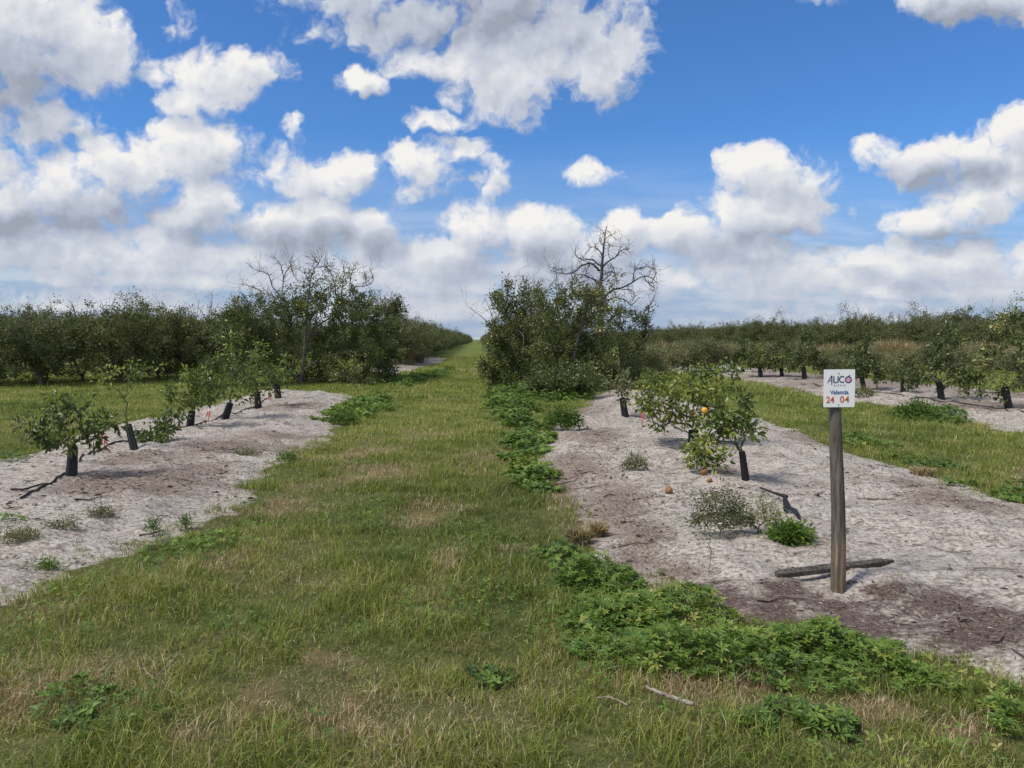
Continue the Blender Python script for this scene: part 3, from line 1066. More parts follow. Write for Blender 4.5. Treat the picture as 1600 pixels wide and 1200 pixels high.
def big_left():
    r_ = np.random.default_rng(41)
    g = at(474, 600)
    Y = g[1]
    L = lambda pts, dep=.35: limb(s4(pts, 350, 380), Y, r_, dep, g)
    st = [L([(480, 885), (488, 800), (500, 700), (508, 600), (515, 510), (505, 420)], .1),
          L([(474, 868), (430, 825), (370, 770), (300, 720), (230, 690)], .5),
          L([(505, 640), (560, 540), (640, 480), (720, 420)], .5),
          L([(515, 510), (470, 430), (400, 380)], .5),
          L([(490, 800), (560, 750), (620, 705), (720, 700), (800, 690)], .7),
          L([(505, 600), (600, 560), (760, 560), (900, 520)], .8)]
    # crown blobs: px, py, radius px, share
    blobs = [(470, 470, 30, 26), (520, 460, 30, 24), (545, 470, 28, 20), (420, 480, 28, 22), (575, 485, 28, 16), (460, 510, 40, 26), (520, 515, 42, 28), (575, 525, 36, 24), (415, 530, 36, 24), (450, 560, 36, 20), (520, 565, 40, 24), (585, 565, 34, 22), (400, 570, 28, 14), (600, 540, 24, 14), (545, 440, 22, 12), (500, 440, 22, 14), (560, 590, 26, 16), (480, 495, 44, 36), (540, 500, 44, 36), (490, 545, 44, 36), (550, 540, 44, 40), (440, 500, 34, 26), (430, 540, 36, 26), (500, 590, 34, 20), (450, 595, 26, 12)]
    T = []
    for px, py, pr, n in blobs:
        c = pt(px, py, Y) - g
        w_ = pr / F * Y
        q = c + r_.normal(0, 1, (n, 3)) * np.array([.55, .9, .55]) * w_ + np.array([0, r_.normal(0, .5), 0])
        q[:, 2] = np.maximum(q[:, 2], .15)
        T.append(q)
    T = np.concatenate(T)
    T = T[~((np.abs(T[:, 0] - .05) < .42) & (T[:, 2] < 2.5) & (T[:, 1] < .15))]
    bare = [[(370, 360), (300, 260), (270, 190), (200, 170), (135, 120)], [(360, 305), (372, 220), (350, 130), (310, 85)], [(370, 220), (412, 150), (430, 185), (470, 250)], [(380, 350), (310, 335), (250, 315), (150, 330), (85, 300)], [(530, 300), (550, 200), (590, 130), (612, 80)], [(590, 130), (560, 90)], [(560, 190), (500, 180), (470, 160)],
            [(735, 380), (740, 250), (752, 180), (735, 100)], [(780, 330), (820, 275), (890, 265), (932, 230), (912, 155)], [(890, 262), (880, 180)], [(700, 330), (690, 240), (660, 160)], [(805, 290), (790, 210), (825, 150)], [(400, 380), (372, 350)], [(250, 315), (200, 280), (110, 260)], [(590, 150), (640, 150), (650, 190)], [(430, 180), (410, 120)], [(1000, 420), (1020, 370), (1060, 345)]]
    def extra(a, r2):
        for b in bare:
            c = L(b, .35)
            rr = np.linspace(.022, .008, len(c))
            a.tube(c, rr, 5, .5, False)
            twigs_on(a, c, rr, r2, 16, .44, .5, 1)
        a.tube(L([(505, 420), (450, 390), (380, 360)], .2), np.linspace(.04, .024, 9), 6, .5, False)
        a.tube(L([(512, 430), (525, 350), (530, 290)], .2), np.linspace(.045, .024, 9), 6, .5, False)
        a.tube(L([(512, 470), (620, 400), (735, 375)], .2), np.linspace(.045, .022, 9), 6, .5, False)
        a.tube(L([(735, 375), (770, 340), (790, 325)], .2), np.linspace(.024, .018, 9), 6, .5, False)
    make_mature('citrus_tree', g, 'large citrus tree left of the lane, bare grey limbs standing out of its leafy top', None, 4.2, 2.0, 42, per=74, stems=st, targets=T, extra=extra, bare=.05, tonebase=.42, r0=.0050, fruit=9)


big_left()


def blob_tree(name, base, label, blobs, seed, Y=None, group=None, stems=None, extra=None, **kw):
    """tree whose crown is gathered from clumps; blobs: px, py, radius px, count"""
    r_ = np.random.default_rng(seed)
    Y = Y or base[1]
    T = []
    for px, py, pr, n in blobs:
        c = pt(px, py, Y) - base
        w_ = pr / F * Y
        q = c + r_.normal(0, 1, (n, 3)) * np.array([.55, .75, .55]) * w_ + np.array([0, r_.normal(0, .35), 0])
        q[:, 2] = np.maximum(q[:, 2], .12)
        T.append(q)
    T = np.concatenate(T)
    h = T[:, 2].max()
    return make_mature(name, base, label, group, h, np.abs(T[:, 0]).max(), seed, stems=stems, targets=T, extra=extra, **kw)


blob_tree('citrus_tree', at(380, 604), 'leafy citrus tree with pale fruit just left of the big bare-topped tree',
          [(365, 490, 22, 26), (390, 485, 22, 24), (350, 520, 24, 26), (390, 525, 26, 28), (360, 560, 26, 28), (400, 565, 22, 20), (345, 575, 20, 16), (372, 475, 12, 10)], 51, per=66, tonebase=.5, fruit=12, extra=dieback(7, 3.2, 1.4))
blob_tree('citrus_tree', at(606, 594), 'dense dark citrus tree between the big bare-topped tree and the lane',
          [(600, 485, 22, 22), (622, 480, 14, 16), (585, 500, 24, 22), (610, 515, 22, 26), (590, 545, 28, 30), (614, 555, 16, 20), (600, 580, 24, 26), (575, 575, 22, 18), (627, 470, 8, 6)], 52, per=72, tonebase=.33, extra=dieback(8, 3.2, 1.4))


# --- right hand group with the tall dead snag
def snag():
    r_ = np.random.default_rng(61)
    g = at(929, 597)
    Y = g[1]
    L = lambda pts, dep=.4: limb(s4(pts, 700, 340), Y, r_, dep, g)
    a = Acc()
    main = L([(915, 1060), (925, 930), (940, 780), (958, 640), (975, 530), (955, 430), (962, 320), (972, 200), (992, 55)], .12)
    a.tube(main, np.interp(np.linspace(0, 1, len(main)), [0, .12, .5, .75, 1], [.17, .125, .095, .055, .011]), 8, .5, False)
    lim = [([(950, 330), (915, 300), (880, 285), (835, 300), (790, 335), (730, 352), (640, 330)], .042), ([(958, 310), (905, 262), (850, 265), (800, 240), (795, 190)], .032), ([(965, 240), (930, 190), (890, 190), (855, 235)], .026), ([(965, 305), (1010, 270), (1050, 245), (1085, 205), (1125, 200)], .034),
           ([(1060, 240), (1075, 190)], .014), ([(1020, 262), (1000, 220), (1010, 170), (985, 150)], .016), ([(975, 500), (1030, 450), (1080, 440), (1135, 415), (1195, 378), (1250, 368), (1305, 405)], .046), ([(1160, 400), (1165, 335), (1230, 310), (1290, 320)], .022), ([(1165, 335), (1180, 310)], .012), ([(1225, 370), (1250, 410), (1285, 440), (1268, 480)], .020), ([(1285, 330), (1275, 310)], .010), ([(1250, 410), (1280, 400), (1300, 330)], .012),
           ([(985, 520), (1050, 500), (1110, 520), (1150, 545), (1190, 500)], .034), ([(1085, 450), (1140, 450), (1165, 480), (1150, 520)], .02), ([(960, 420), (900, 380), (840, 360), (790, 350)], .034), ([(955, 400), (1000, 370), (1030, 330), (1020, 290)], .022), ([(840, 360), (800, 400), (770, 440)], .016), ([(962, 360), (1010, 340), (1045, 350), (1050, 390), (1020, 440)], .022), ([(975, 180), (950, 150), (945, 110)], .012), ([(980, 150), (1010, 110), (1050, 140)], .012), ([(985, 110), (960, 80)], .010), ([(890, 285), (870, 320), (860, 360)], .016), ([(730, 352), (700, 320), (680, 330)], .014), ([(770, 342), (780, 400), (770, 450)], .014),
           ([(955, 660), (900, 600), (860, 520), (830, 470)], .036), ([(950, 700), (1010, 640), (1060, 600), (1120, 590)], .036), ([(1060, 600), (1100, 620), (1160, 600), (1220, 620)], .02), ([(945, 740), (1000, 720), (1030, 690)], .022)]
    for p, r in lim:
        c = L(p)
        rr = np.linspace(r * 1.0, max(.008, r * .30), len(c))
        a.tube(c, rr, 6 if r > .02 else 5, .5, False)
        twigs_on(a, c, rr, r_, int(6 + len(c) * .6), .42, .35, 1)
    twigs_on(a, main[-14:], np.linspace(.03, .01, 14), r_, 20, .38, .5, 1)
    root = empty('dead_tree', g, 'tall leafless dead tree with twisted limbs rising over the greenery right of the lane', 'tree')
    a.build('trunk', M['deadwood'], root, True)


snag()
blob_tree('citrus_tree', at(812, 606), 'leafy citrus tree beside the lane, left of the dead tree and other greenery',
          [(785, 480, 16, 14), (800, 448, 14, 14), (825, 446, 22, 22), (805, 490, 24, 26), (780, 520, 22, 28), (815, 525, 28, 30), (772, 555, 16, 22), (790, 575, 20, 24), (825, 565, 26, 26), (848, 490, 22, 18), (822, 432, 8, 6), (780, 462, 12, 8), (766, 535, 10, 12), (850, 530, 24, 26), (845, 500, 22, 22), (770, 590, 14, 16), (815, 595, 24, 22), (845, 585, 22, 22), (760, 570, 8, 8), (835, 470, 18, 16)], 63, per=60, bare=.16, tonebase=.45, fruit=8, extra=dieback(16, 3.6, 1.5))
blob_tree('citrus_tree', at(880, 610), 'thin twiggy citrus tree with sparse crown just left of the dead trunk',
          [(850, 462, 18, 14), (880, 470, 24, 20), (910, 455, 18, 14), (865, 500, 26, 22), (900, 500, 26, 24), (880, 535, 30, 28), (860, 565, 28, 24), (905, 560, 26, 22), (880, 585, 26, 18), (915, 525, 22, 20), (930, 490, 20, 16), (940, 545, 22, 20), (850, 530, 22, 20), (930, 580, 22, 18), (870, 600, 24, 18), (915, 600, 22, 16), (935, 465, 16, 12), (905, 440, 14, 8), (945, 445, 14, 8), (925, 455, 14, 8)], 64, per=56, bare=.22, tonebase=.47, fruit=8, extra=dieback(22, 3.5, 1.6))
blob_tree('citrus_tree', at(968, 606), 'small sparse citrus tree just right of the dead trunk',
          [(955, 470, 18, 12), (975, 480, 18, 12), (995, 492, 14, 9), (960, 505, 22, 16), (985, 520, 20, 12), (1005, 500, 8, 4), (970, 550, 22, 12), (945, 530, 20, 12), (955, 580, 22, 16), (930, 560, 24, 18), (945, 500, 22, 18), (985, 560, 20, 16), (925, 590, 22, 16), (1000, 530, 14, 10), (995, 580, 16, 12), (1008, 515, 8, 6), (950, 600, 20, 12)], 65, per=52, bare=.2, tonebase=.40, extra=dieback(14, 3.1, 1.3))
blob_tree('leafy_shrub', at(878, 622), 'low dark green shrub at the foot of the dead tree group', [(850, 600, 22, 26), (880, 595, 26, 30), (910, 592, 22, 24), (890, 610, 22, 20), (835, 608, 14, 12)], 66, per=56, bare=0, tonebase=.36, leaf=(.10, .055), mat='citrus')['category'] = 'shrub'
blob_tree('leafy_shrub', at(962, 604), 'low dark green shrub right of the dead trunk above the grey sand', [(945, 588, 16, 18), (968, 584, 18, 20), (985, 592, 12, 10)], 67, per=46, bare=.05, tonebase=.36, leaf=(.10, .055), mat='citrus')['category'] = 'shrub'

# --- prototypes for the grove rows
PROTO = []




for k_ in range(6):
    PROTO.append(make_mature('citrus_tree', (0, 0, 0), 'proto', None, 3.0 + .12 * k_, 1.85, 80 + k_, n=270, per=64, mat='far', clumps=18 + k_, low=.14, bare=[.08, .20, .10, .30, .14, .18][k_], tonebase=.40 + .02 * (k_ % 3), spread=.15, leaf=(.10, .06), extra=dieback([5, 10, 6, 14, 8, 9][k_], 3.0 + .12 * k_, 1.85)))
used = set()


def put_tree(px_or_x, Y, k_, s, label, group, world=False):
    x = px_or_x if world else (px_or_x - CX) / F * Y
    loc = (x, Y, gz(x, Y) - .03)
    rz = random.uniform(0, 6.28)
    sc = (s * random.uniform(.95, 1.12), s * random.uniform(.95, 1.12), s * random.uniform(.92, 1.08))
    src = PROTO[k_]
    if k_ not in used:
        used.add(k_)
        src.location, src.rotation_euler, src.scale = loc, (0, 0, rz), sc
        src['label'] = label
        if group:
            src['group'] = group
        return src
    return copy_thing(src, loc, rz, sc, label, group)


near_left = [(-70, 26.5, 0, .95), (-8, 28.5, 1, .98), (62, 27.0, 2, .92), (128, 29.5, 3, 1.0), (188, 28.5, 4, .95), (246, 31, 5, 1.0), (292, 31.5, 1, 1.0), (338, 34, 3, 1.0)]
NL = ['dark citrus tree cut by the left edge of the picture', 'dark citrus tree at the far left beyond the grass strip', 'dark citrus tree with a dark trunk behind the nearest bushy sapling', 'greyish twiggy citrus tree beyond the grass, third of the left row',
      'mid green citrus tree in the middle of the left row beyond the grass', 'greyish citrus tree beyond the grass behind the thin sapling', 'thin-topped citrus tree in the left row next to the twiggy grey one', 'sparse grey twiggy citrus tree at the right end of the left row']
for (px, Y, k_, s), lb in zip(near_left, NL):
    put_tree(px, Y, k_, s, lb, 'citrus trees in the row across the left grass strip')
i = 0
for row, (c0, y0, y1) in enumerate([(-17.0, 36, 150), (-25.5, 36, 60)]):
    Y = y0
    while Y < y1:
        x = c0 - .0433 * Y
        if (x / Y * F + CX) > -120:
            put_tree(x, Y, i % 6, random.uniform(1.0, 1.15), 'dark citrus tree in the rows hidden behind the front left row', 'citrus trees behind the front left row', True)
            i += 1
        Y += 3.6
# left hedge row along the lane, beyond the gap
Y = 46.0
while Y < 420:
    put_tree(-5.3 - .0433 * Y, Y, i % 6, random.uniform(.92, 1.08), 'dark citrus tree in the receding row along the left of the lane', 'receding row along the left of the lane', True)
    i += 1
    Y += 2.9 if Y < 90 else (4.2 if Y < 180 else 7.5)
# right hedge row along the lane
Y = 30.5
while Y < 420:
    put_tree(2.95 - .0433 * Y, Y, i % 6, random.uniform(.85, .98), 'citrus tree in the receding row along the right of the lane behind the dead tree', 'receding row along the right of the lane', True)
    i += 1
    Y += 3.2 if Y < 70 else (5.0 if Y < 150 else 9.0)
# dark grove line on the right horizon
Y, q = 46.0, 0
while Y < 190:
    put_tree(32.5 - .0433 * Y + random.uniform(-.4, .4), Y, i % 6, random.uniform(1.05, 1.28) if Y > 60 else random.uniform(1.0, 1.2), 'dark citrus tree in the long grove line on the right horizon', 'grove line on the right horizon', True)
    i += 1
    Y += 3.3
Y = 52.0
while Y < 190:
    put_tree(40.5 - .0433 * Y + random.uniform(-.4, .4), Y, i % 6, random.uniform(1.15, 1.35), 'dark citrus tree in the second line behind the right horizon grove', 'second grove line on the right', True)
    i += 1
    Y += 4.2

# --- scrub and tall tan grass between the second sapling row and the grove
SCR = []
for k_ in range(3):
    SCR.append(make_mature('scrub_bush', (0, 0, 0), 'proto', None, 1.5, 1.25, 120 + k_, n=150, per=44, mat='scrub', clumps=9, low=.12, bare=.08, tonebase=.42 + .04 * k_, spread=.15, leaf=(.11, .05), r0=.004))
    SCR[-1]['category'] = 'bush'
SCUSED = set()


def put_scrub(px, py, k_, s, label, group):
    x, Y, z = at(px, py)
    rz = random.uniform(0, 6.28)
    if k_ not in SCUSED:
        SCUSED.add(k_)
        o = SCR[k_]
        o.location, o.rotation_euler, o.scale = (x, Y, z), (0, 0, rz), (s, s, s)
        o['label'], o['group'] = label, group
        return o
    return copy_thing(SCR[k_], (x, Y, z), rz, s, label, group)


for n_, (px, py, k_, s) in enumerate([(1005, 592, 0, 0.80), (1040, 586, 1, 0.92), (1075, 584, 2, 0.96), (1110, 580, 0, 0.96), (1020, 575, 2, 0.93), (1060, 572, 0, 0.99), (1100, 569, 1, 0.99), (1140, 572, 2, 0.87), (1180, 568, 0, 0.93), (1225, 569, 1, 0.93), (1275, 571, 2, 0.87), (1320, 573, 0, 0.81), (1370, 575, 1, 0.74), (1420, 577, 2, 0.81), (1470, 579, 0, 0.96), (1530, 581, 1, 0.88), (1590, 585, 2, 0.88), (1000, 562, 1, 1.05), (1090, 560, 0, 1.12), (1160, 560, 2, 1.05), (1240, 561, 0, 0.99), (1640, 590, 0, 0.88), (1340, 588, 2, 0.60), (1400, 592, 1, 0.56), (1300, 590, 0, 0.56)]):
    put_scrub(px, py, k_, s, 'grey green scrub bush in the overgrown strip before the right grove', 'scrub bushes in the overgrown strip')


def straw_clump(seed, n=700, h=1.25, rad=.55):
    r_ = np.random.default_rng(seed)
    a, q = r_.uniform(0, 6.28, n), rad * .5 * np.sqrt(r_.uniform(0, 1, n))
    base = np.stack([np.cos(a) * q, np.sin(a) * q, np.zeros(n) - .02], 1)
    out = np.stack([np.cos(a), np.sin(a), np.zeros(n)], 1) * (q / rad * 1.3 + r_.normal(0, .25, n))[:, None]
    L = h * r_.uniform(.55, 1.1, n)[:, None]
    p1 = base + np.array([0, 0, .6]) * L + out * L * .22
    p2 = base + np.array([0, 0, .98]) * L * (1 - .25 * np.abs(out).sum(1)[:, None].clip(0, 1)) + out * L * .62
    s_ = np.stack([-np.sin(a), np.cos(a), np.zeros(n)], 1) * .008 + r_.normal(0, .006, (n, 3))
    v = np.stack([base - s_, base + s_, p1 + s_, p1 - s_, p2], 1)
    Fc = (np.arange(n)[:, None, None] * 5 + np.array([[0, 1, 2], [0, 2, 3], [3, 2, 4]])[None]).reshape(-1, 3)
    acc = Acc()
    acc.add(v.reshape(-1, 3), Fc, np.repeat(np.clip(r_.normal(.45, .22, n), 0, 1), 5))
    return acc


ST0 = straw_clump(9).build('straw_grass_clump', M['straw'])
tag(ST0, 'x', 'grass clump', 'tan grass clumps before the right grove')
first = True
for px, py, s in [(1385, 571, 1.5), (1402, 573, 1.5), (1372, 566, 1.4), (1480, 574, 1.3), (1500, 576, 1.3), (1525, 573, 1.4), (1550, 577, 1.3), (1290, 568, 1.2), (1310, 567, 1.3), (1250, 567, 1.2), (1450, 571, 1.2), (1580, 579, 1.2), (1030, 569, 1.4), (1055, 566, 1.3), (1200, 566, 1.3), (1610, 583, 1.2), (1340, 570, 1.2), (1425, 569, 1.3), (640, 570, .9), (655, 566, .9), (1130, 566, 1.3), (1165, 570, 1.2)]:
    x, Y, z = at(px, py)
    lb = 'pale tan clump of tall dry grass standing before the right grove' if px > 900 else 'tan dry grass clump on the sand gap behind the left trees by the lane'
    if first:
        ST0.location, ST0.scale, ST0['label'] = (x, Y, z), (s, s, s), lb
        first = False
    else:
        copy_thing(ST0, (x, Y, z), random.uniform(0, 6.28), s, lb, 'tan grass clumps before the right grove' if px > 900 else 'tan grass clumps in the left gap')
#PART3


# ------------------------------------------------------------------ saplings with black trunk sleeves
def sleeve_acc(top, bot, r_top, r_bot):
    a = Acc()
    n, sides = 9, 20
    t = np.linspace(0, 1, n)
    ax = unit(np.array(top) - np.array(bot))
    x_ = unit(np.cross(ax, [0.2, 1, 0]))
    y_ = np.cross(ax, x_)
    th = np.linspace(0, 2 * math.pi, sides, endpoint=False)
    rib = 1 + .07 * np.sign(np.sin(th * 5))
    def shell(k_):
        r_ = (r_bot + (r_top - r_bot) * t) * k_
        return (np.array(bot) + (np.array(top) - np.array(bot)) * t[:, None])[:, None, :] + r_[:, None, None] * (rib[None, :, None]) * (np.cos(th)[None, :, None] * x_ + np.sin(th)[None, :, None] * y_)
    V = np.concatenate([shell(1).reshape(-1, 3), shell(.86).reshape(-1, 3)])
    Fc = []
    o = n * sides
    for i in range(n - 1):
        for j in range(sides):
            p, q = i * sides + j, i * sides + (j + 1) % sides
            Fc += [[p, q, q + sides, p + sides], [o + q, o + p, o + p + sides, o + q + sides]]
    for j in range(sides):
        p, q = (n - 1) * sides + j, (n - 1) * sides + (j + 1) % sides
        Fc.append([p, q, o + q, o + p])
    a.add(V, Fc, .5)
    return a


def sapling(px_top, py_top, px_bot, py_bot, label, blobs, seed, per=22, leaf=(.085, .042), tone=.48, sleeve=True, stems=None, group=None, r0=.0026, width=13, spread=.06, mat='young', bare=.05, name='young_citrus_tree', oranges=(), zoff=0.0):
    g = at(px_bot, py_bot)
    Y = g[1]
    r_ = np.random.default_rng(seed)
    top = pt(px_top, py_top, Y) - g
    top[1] += r_.normal(0, .04)
    root = empty(name, g, label, 'tree', group)
    T = []
    for px, py, pr, n in blobs:
        c = pt(px, py, Y) - g
        w_ = pr / F * Y
        q = c + r_.normal(0, 1, (n, 3)) * np.array([.55, .8, .5]) * w_ + np.array([0, r_.normal(0, .12), 0])
        q[:, 2] = np.maximum(q[:, 2], .06)
        T.append(q)
    T = np.concatenate(T)
    st = [np.array([[0, 0, -.1], top * .5, top, top * 1.18])]
    for s in stems or []:
        st.append(limb(s, Y, r_, .12, g))
    Np, rd, ch, tips = grow(st, T, r_, .09, r0, .46, .12, .2, minz=max(.1, top[2] * .8))
    a = Acc()
    wood(a, Np, rd, ch)
    a.build('trunk', M['stem'] if tone > .3 else M['bark'], root, True)
    f = lambda q: 0 if r_.uniform() < bare else per * r_.uniform(.6, 1.35)
    tf = lambda q: tone + (.30 if r_.uniform() < .16 else 0)
    foliate(Np, tips, r_, f, spread, leaf[0], leaf[1], .75, True, tf, up=.7, droop=.25).build('crown', M[mat], root)
    if sleeve:
        ax = unit(top)
        rb = width / 2 / F * Y
        sleeve_acc(top, -ax * .02, rb * .88, rb * 1.08).build('trunk_sleeve', M['sleeve'], root, False)
    for (px, py, r, dY) in oranges:
        V, Fc = ball('fruit', r, None)
        o = mesh_np('fruit', V, Fc, M['orange'], root, None, True)
        o.location = pt(px, py, Y + dY) - g
        o['label'] = 'ripe orange hanging on the near side'
    return root


# left row, nearest first
sapling(108, 700, 112, 742, 'nearest young citrus tree of the left row, bushy over an upright black sleeve',
        [(75, 650, 26, 12), (110, 645, 24, 13), (150, 660, 22, 11), (55, 660, 18, 7), (85, 675, 24, 12), (130, 675, 22, 10), (150, 690, 16, 6), (75, 693, 12, 5), (100, 625, 16, 7), (65, 685, 14, 5), (165, 665, 10, 4)], 201, per=9, tone=.33, leaf=(.085, .040), width=15)
sapling(196, 664, 210, 698, 'thin bare-stemmed sapling leaning left over a black sleeve in the left row',
        [(190, 585, 14, 4), (205, 572, 10, 3), (170, 590, 10, 3), (230, 580, 14, 3)], 202, per=11, tone=.55, leaf=(.07, .035), width=11, stems=[[(196, 660), (196, 630), (199, 600), (206, 572)], [(197, 620), (215, 595), (235, 572)]], bare=.1)
sapling(301, 642, 297, 667, 'bushy young citrus tree over a short black sleeve, third along the left row',
        [(280, 600, 20, 12), (310, 595, 22, 13), (335, 605, 18, 9), (265, 612, 16, 8), (295, 620, 24, 14), (325, 622, 18, 8), (300, 580, 14, 6), (285, 630, 14, 5)], 203, per=12, tone=.45, leaf=(.09, .045), width=11)
sapling(359, 630, 352, 655, 'tall spreading young citrus tree with a slanting stem in the left row',
        [(350, 590, 18, 10), (375, 580, 20, 11), (365, 560, 18, 9), (390, 600, 18, 9), (380, 615, 16, 7), (345, 608, 16, 8), (340, 560, 14, 6), (360, 535, 14, 6), (335, 600, 14, 6)], 204, per=12, tone=.50, leaf=(.09, .045), width=11, stems=[[(359, 628), (365, 595), (380, 570), (390, 555)]])
sapling(402, 612, 404, 638, 'young citrus tree with glossy leaves over a black sleeve, fifth along the left row',
        [(395, 585, 20, 10), (420, 580, 18, 9), (405, 560, 20, 9), (385, 600, 14, 6), (425, 600, 14, 5), (400, 540, 14, 6)], 205, per=12, tone=.48, leaf=(.10, .05), width=10)
sapling(432, 600, 435, 621, 'farthest young citrus tree of the left row, before the big bare-topped tree',
        [(430, 580, 16, 8), (445, 575, 16, 8), (420, 590, 14, 6), (450, 592, 12, 5)], 206, per=12, tone=.45, leaf=(.10, .05), width=10)
sapling(245, 672, 245, 690, 'low sprawling citrus bush without sleeve on the left sand bed',
        [(235, 675, 18, 10), (260, 678, 18, 10), (245, 660, 16, 7), (275, 655, 14, 4), (285, 645, 9, 3), (225, 682, 12, 6), (250, 688, 20, 9)], 207, per=15, tone=.36, leaf=(.08, .04), sleeve=False, name='citrus_bush')['category'] = 'bush'

# right row
sapling(1157, 705, 1165, 751, 'nearest sapling of the right row, forked stems above a leaning slim black sleeve',
        [(1130, 672, 14, 8), (1118, 664, 12, 5), (1150, 655, 12, 6), (1168, 650, 14, 7), (1160, 672, 14, 5), (1172, 632, 10, 4), (1140, 650, 10, 4), (1175, 668, 8, 3)], 211, per=13, tone=.42, leaf=(.085, .045), width=11,
        stems=[[(1156, 703), (1148, 685), (1150, 665), (1152, 650)], [(1157, 700), (1164, 680), (1170, 655), (1174, 630)], [(1155, 700), (1140, 685), (1125, 682), (1105, 680)]])
sapling(1083, 672, 1084, 697, 'broad young orange tree on the sand, yellow green leaves and one ripe orange',
        [(1005, 625, 18, 13), (1020, 605, 18, 13), (1045, 600, 20, 15), (1030, 630, 20, 14), (1060, 615, 20, 14), (1010, 640, 12, 6), (1085, 600, 20, 14), (1110, 590, 18, 12), (1130, 582, 16, 9), (1075, 635, 22, 13), (1105, 620, 22, 15), (1130, 615, 20, 12), (1120, 640, 18, 10), (1050, 655, 14, 7), (1030, 660, 12, 5), (1148, 575, 8, 4), (1085, 655, 16, 7)], 212, per=9, tone=.58, leaf=(.092, .048), width=17, oranges=[(1101, 641, .045, -.45)])
sapling(1100, 720, 1103, 738, 'low citrus sprout with yellow green leaves between the orange tree and the leaning sapling',
        [(1090, 705, 14, 8), (1115, 690, 12, 6), (1105, 715, 16, 9), (1120, 725, 10, 6), (1080, 715, 10, 5), (1128, 700, 8, 4), (1100, 690, 10, 5)], 213, per=11, tone=.54, leaf=(.08, .042), sleeve=False, name='citrus_sprout')['category'] = 'sapling'
sapling(973, 622, 977, 652, 'dull grey green sapling over a black sleeve beyond the broad orange tree',
        [(970, 600, 16, 8), (955, 605, 12, 5), (985, 605, 12, 5), (970, 585, 12, 5), (968, 615, 12, 5)], 214, per=11, tone=.36, leaf=(.09, .045), width=10, mat='scrub')

# second right row (farther, across the grass)
row2 = [(1569, 606, 1577, 636, 'sapling with a large dark crown over a leaning sleeve near the right picture edge', .46),
        (1468, 597, 1471, 623, 'second sapling from the right in the far row, with dark spreading leaves', .36),
        (1411, 593, 1411, 614, 'thin pale sapling with a wispy crown between two darker ones in the far row', .55),
        (1346, 589, 1350, 610, 'sapling with a bushy crown just right of the white block sign', .44),
        (1255, 573, 1257, 593, 'sapling with a dark round crown just left of the white block sign', .38),
        (1221, 575, 1222, 591, 'short sapling in the far row, second left of the white block sign', .48),
        (1187, 571, 1188, 587, 'light green sapling in the far row, third left of the white block sign', .58),
        (1160, 569, 1161, 583, 'farthest sapling with a black sleeve in the far right row', .46)]
sizes = [1.6, 1.4, .75, 1.2, 1.35, 1.05, 1.0, 1.0]
for k_, ((a, b, c, d, lb, tn), sz) in enumerate(zip(row2, sizes)):
    Y_ = flat(c, d)[1]
    u_ = F / Y_ * sz          # px per metre of crown
    x0, y0 = a, b - .28 * u_
    bl = [(x0 - .38 * u_, y0, .30 * u_, 10), (x0 + .36 * u_, y0 - .05 * u_, .30 * u_, 10), (x0, y0 - .35 * u_, .34 * u_, 12), (x0 - .5 * u_, y0 + .22 * u_, .2 * u_, 6), (x0 + .5 * u_, y0 + .2 * u_, .2 * u_, 6), (x0 + .08 * u_, y0 + .05 * u_, .3 * u_, 10), (x0 + .1 * u_, y0 - .66 * u_, .2 * u_, 6)]
    sapling(a, b, c, d, lb, bl, 220 + k_, per=(10 if sz < .8 else 30), tone=tn - .12, leaf=(.11, .058), mat='citrus', width=(d - b) * .36, group='saplings of the far right row', spread=.08)


# ------------------------------------------------------------------ weeds
def palmate(P_, N, size, tone, r_, lobes=5, narrow=.52):
    n = len(P_)
    a0 = r_.uniform(0, 6.28, n)
    T1 = unit(np.cross(N, np.array([.3, 1, .1])))
    T2 = np.cross(unit(N), T1)
    V, Fc, t, off = [], [], [], 0
    for k_ in range(lobes):
        a = a0 + (k_ - (lobes - 1) / 2) * (5.0 / lobes)
        D = T1 * np.cos(a)[:, None] + T2 * np.sin(a)[:, None] + unit(N) * .10
        s_ = size * (1 - .16 * abs(k_ - (lobes - 1) / 2))
        v, f, kk = leaf_arrays(P_, D, N, s_, s_ * narrow, .22)
        V.append(v); Fc.append(f + off); t.append(np.repeat(tone, kk)); off += len(v)
    return np.concatenate(V), np.concatenate(Fc), np.concatenate(t)


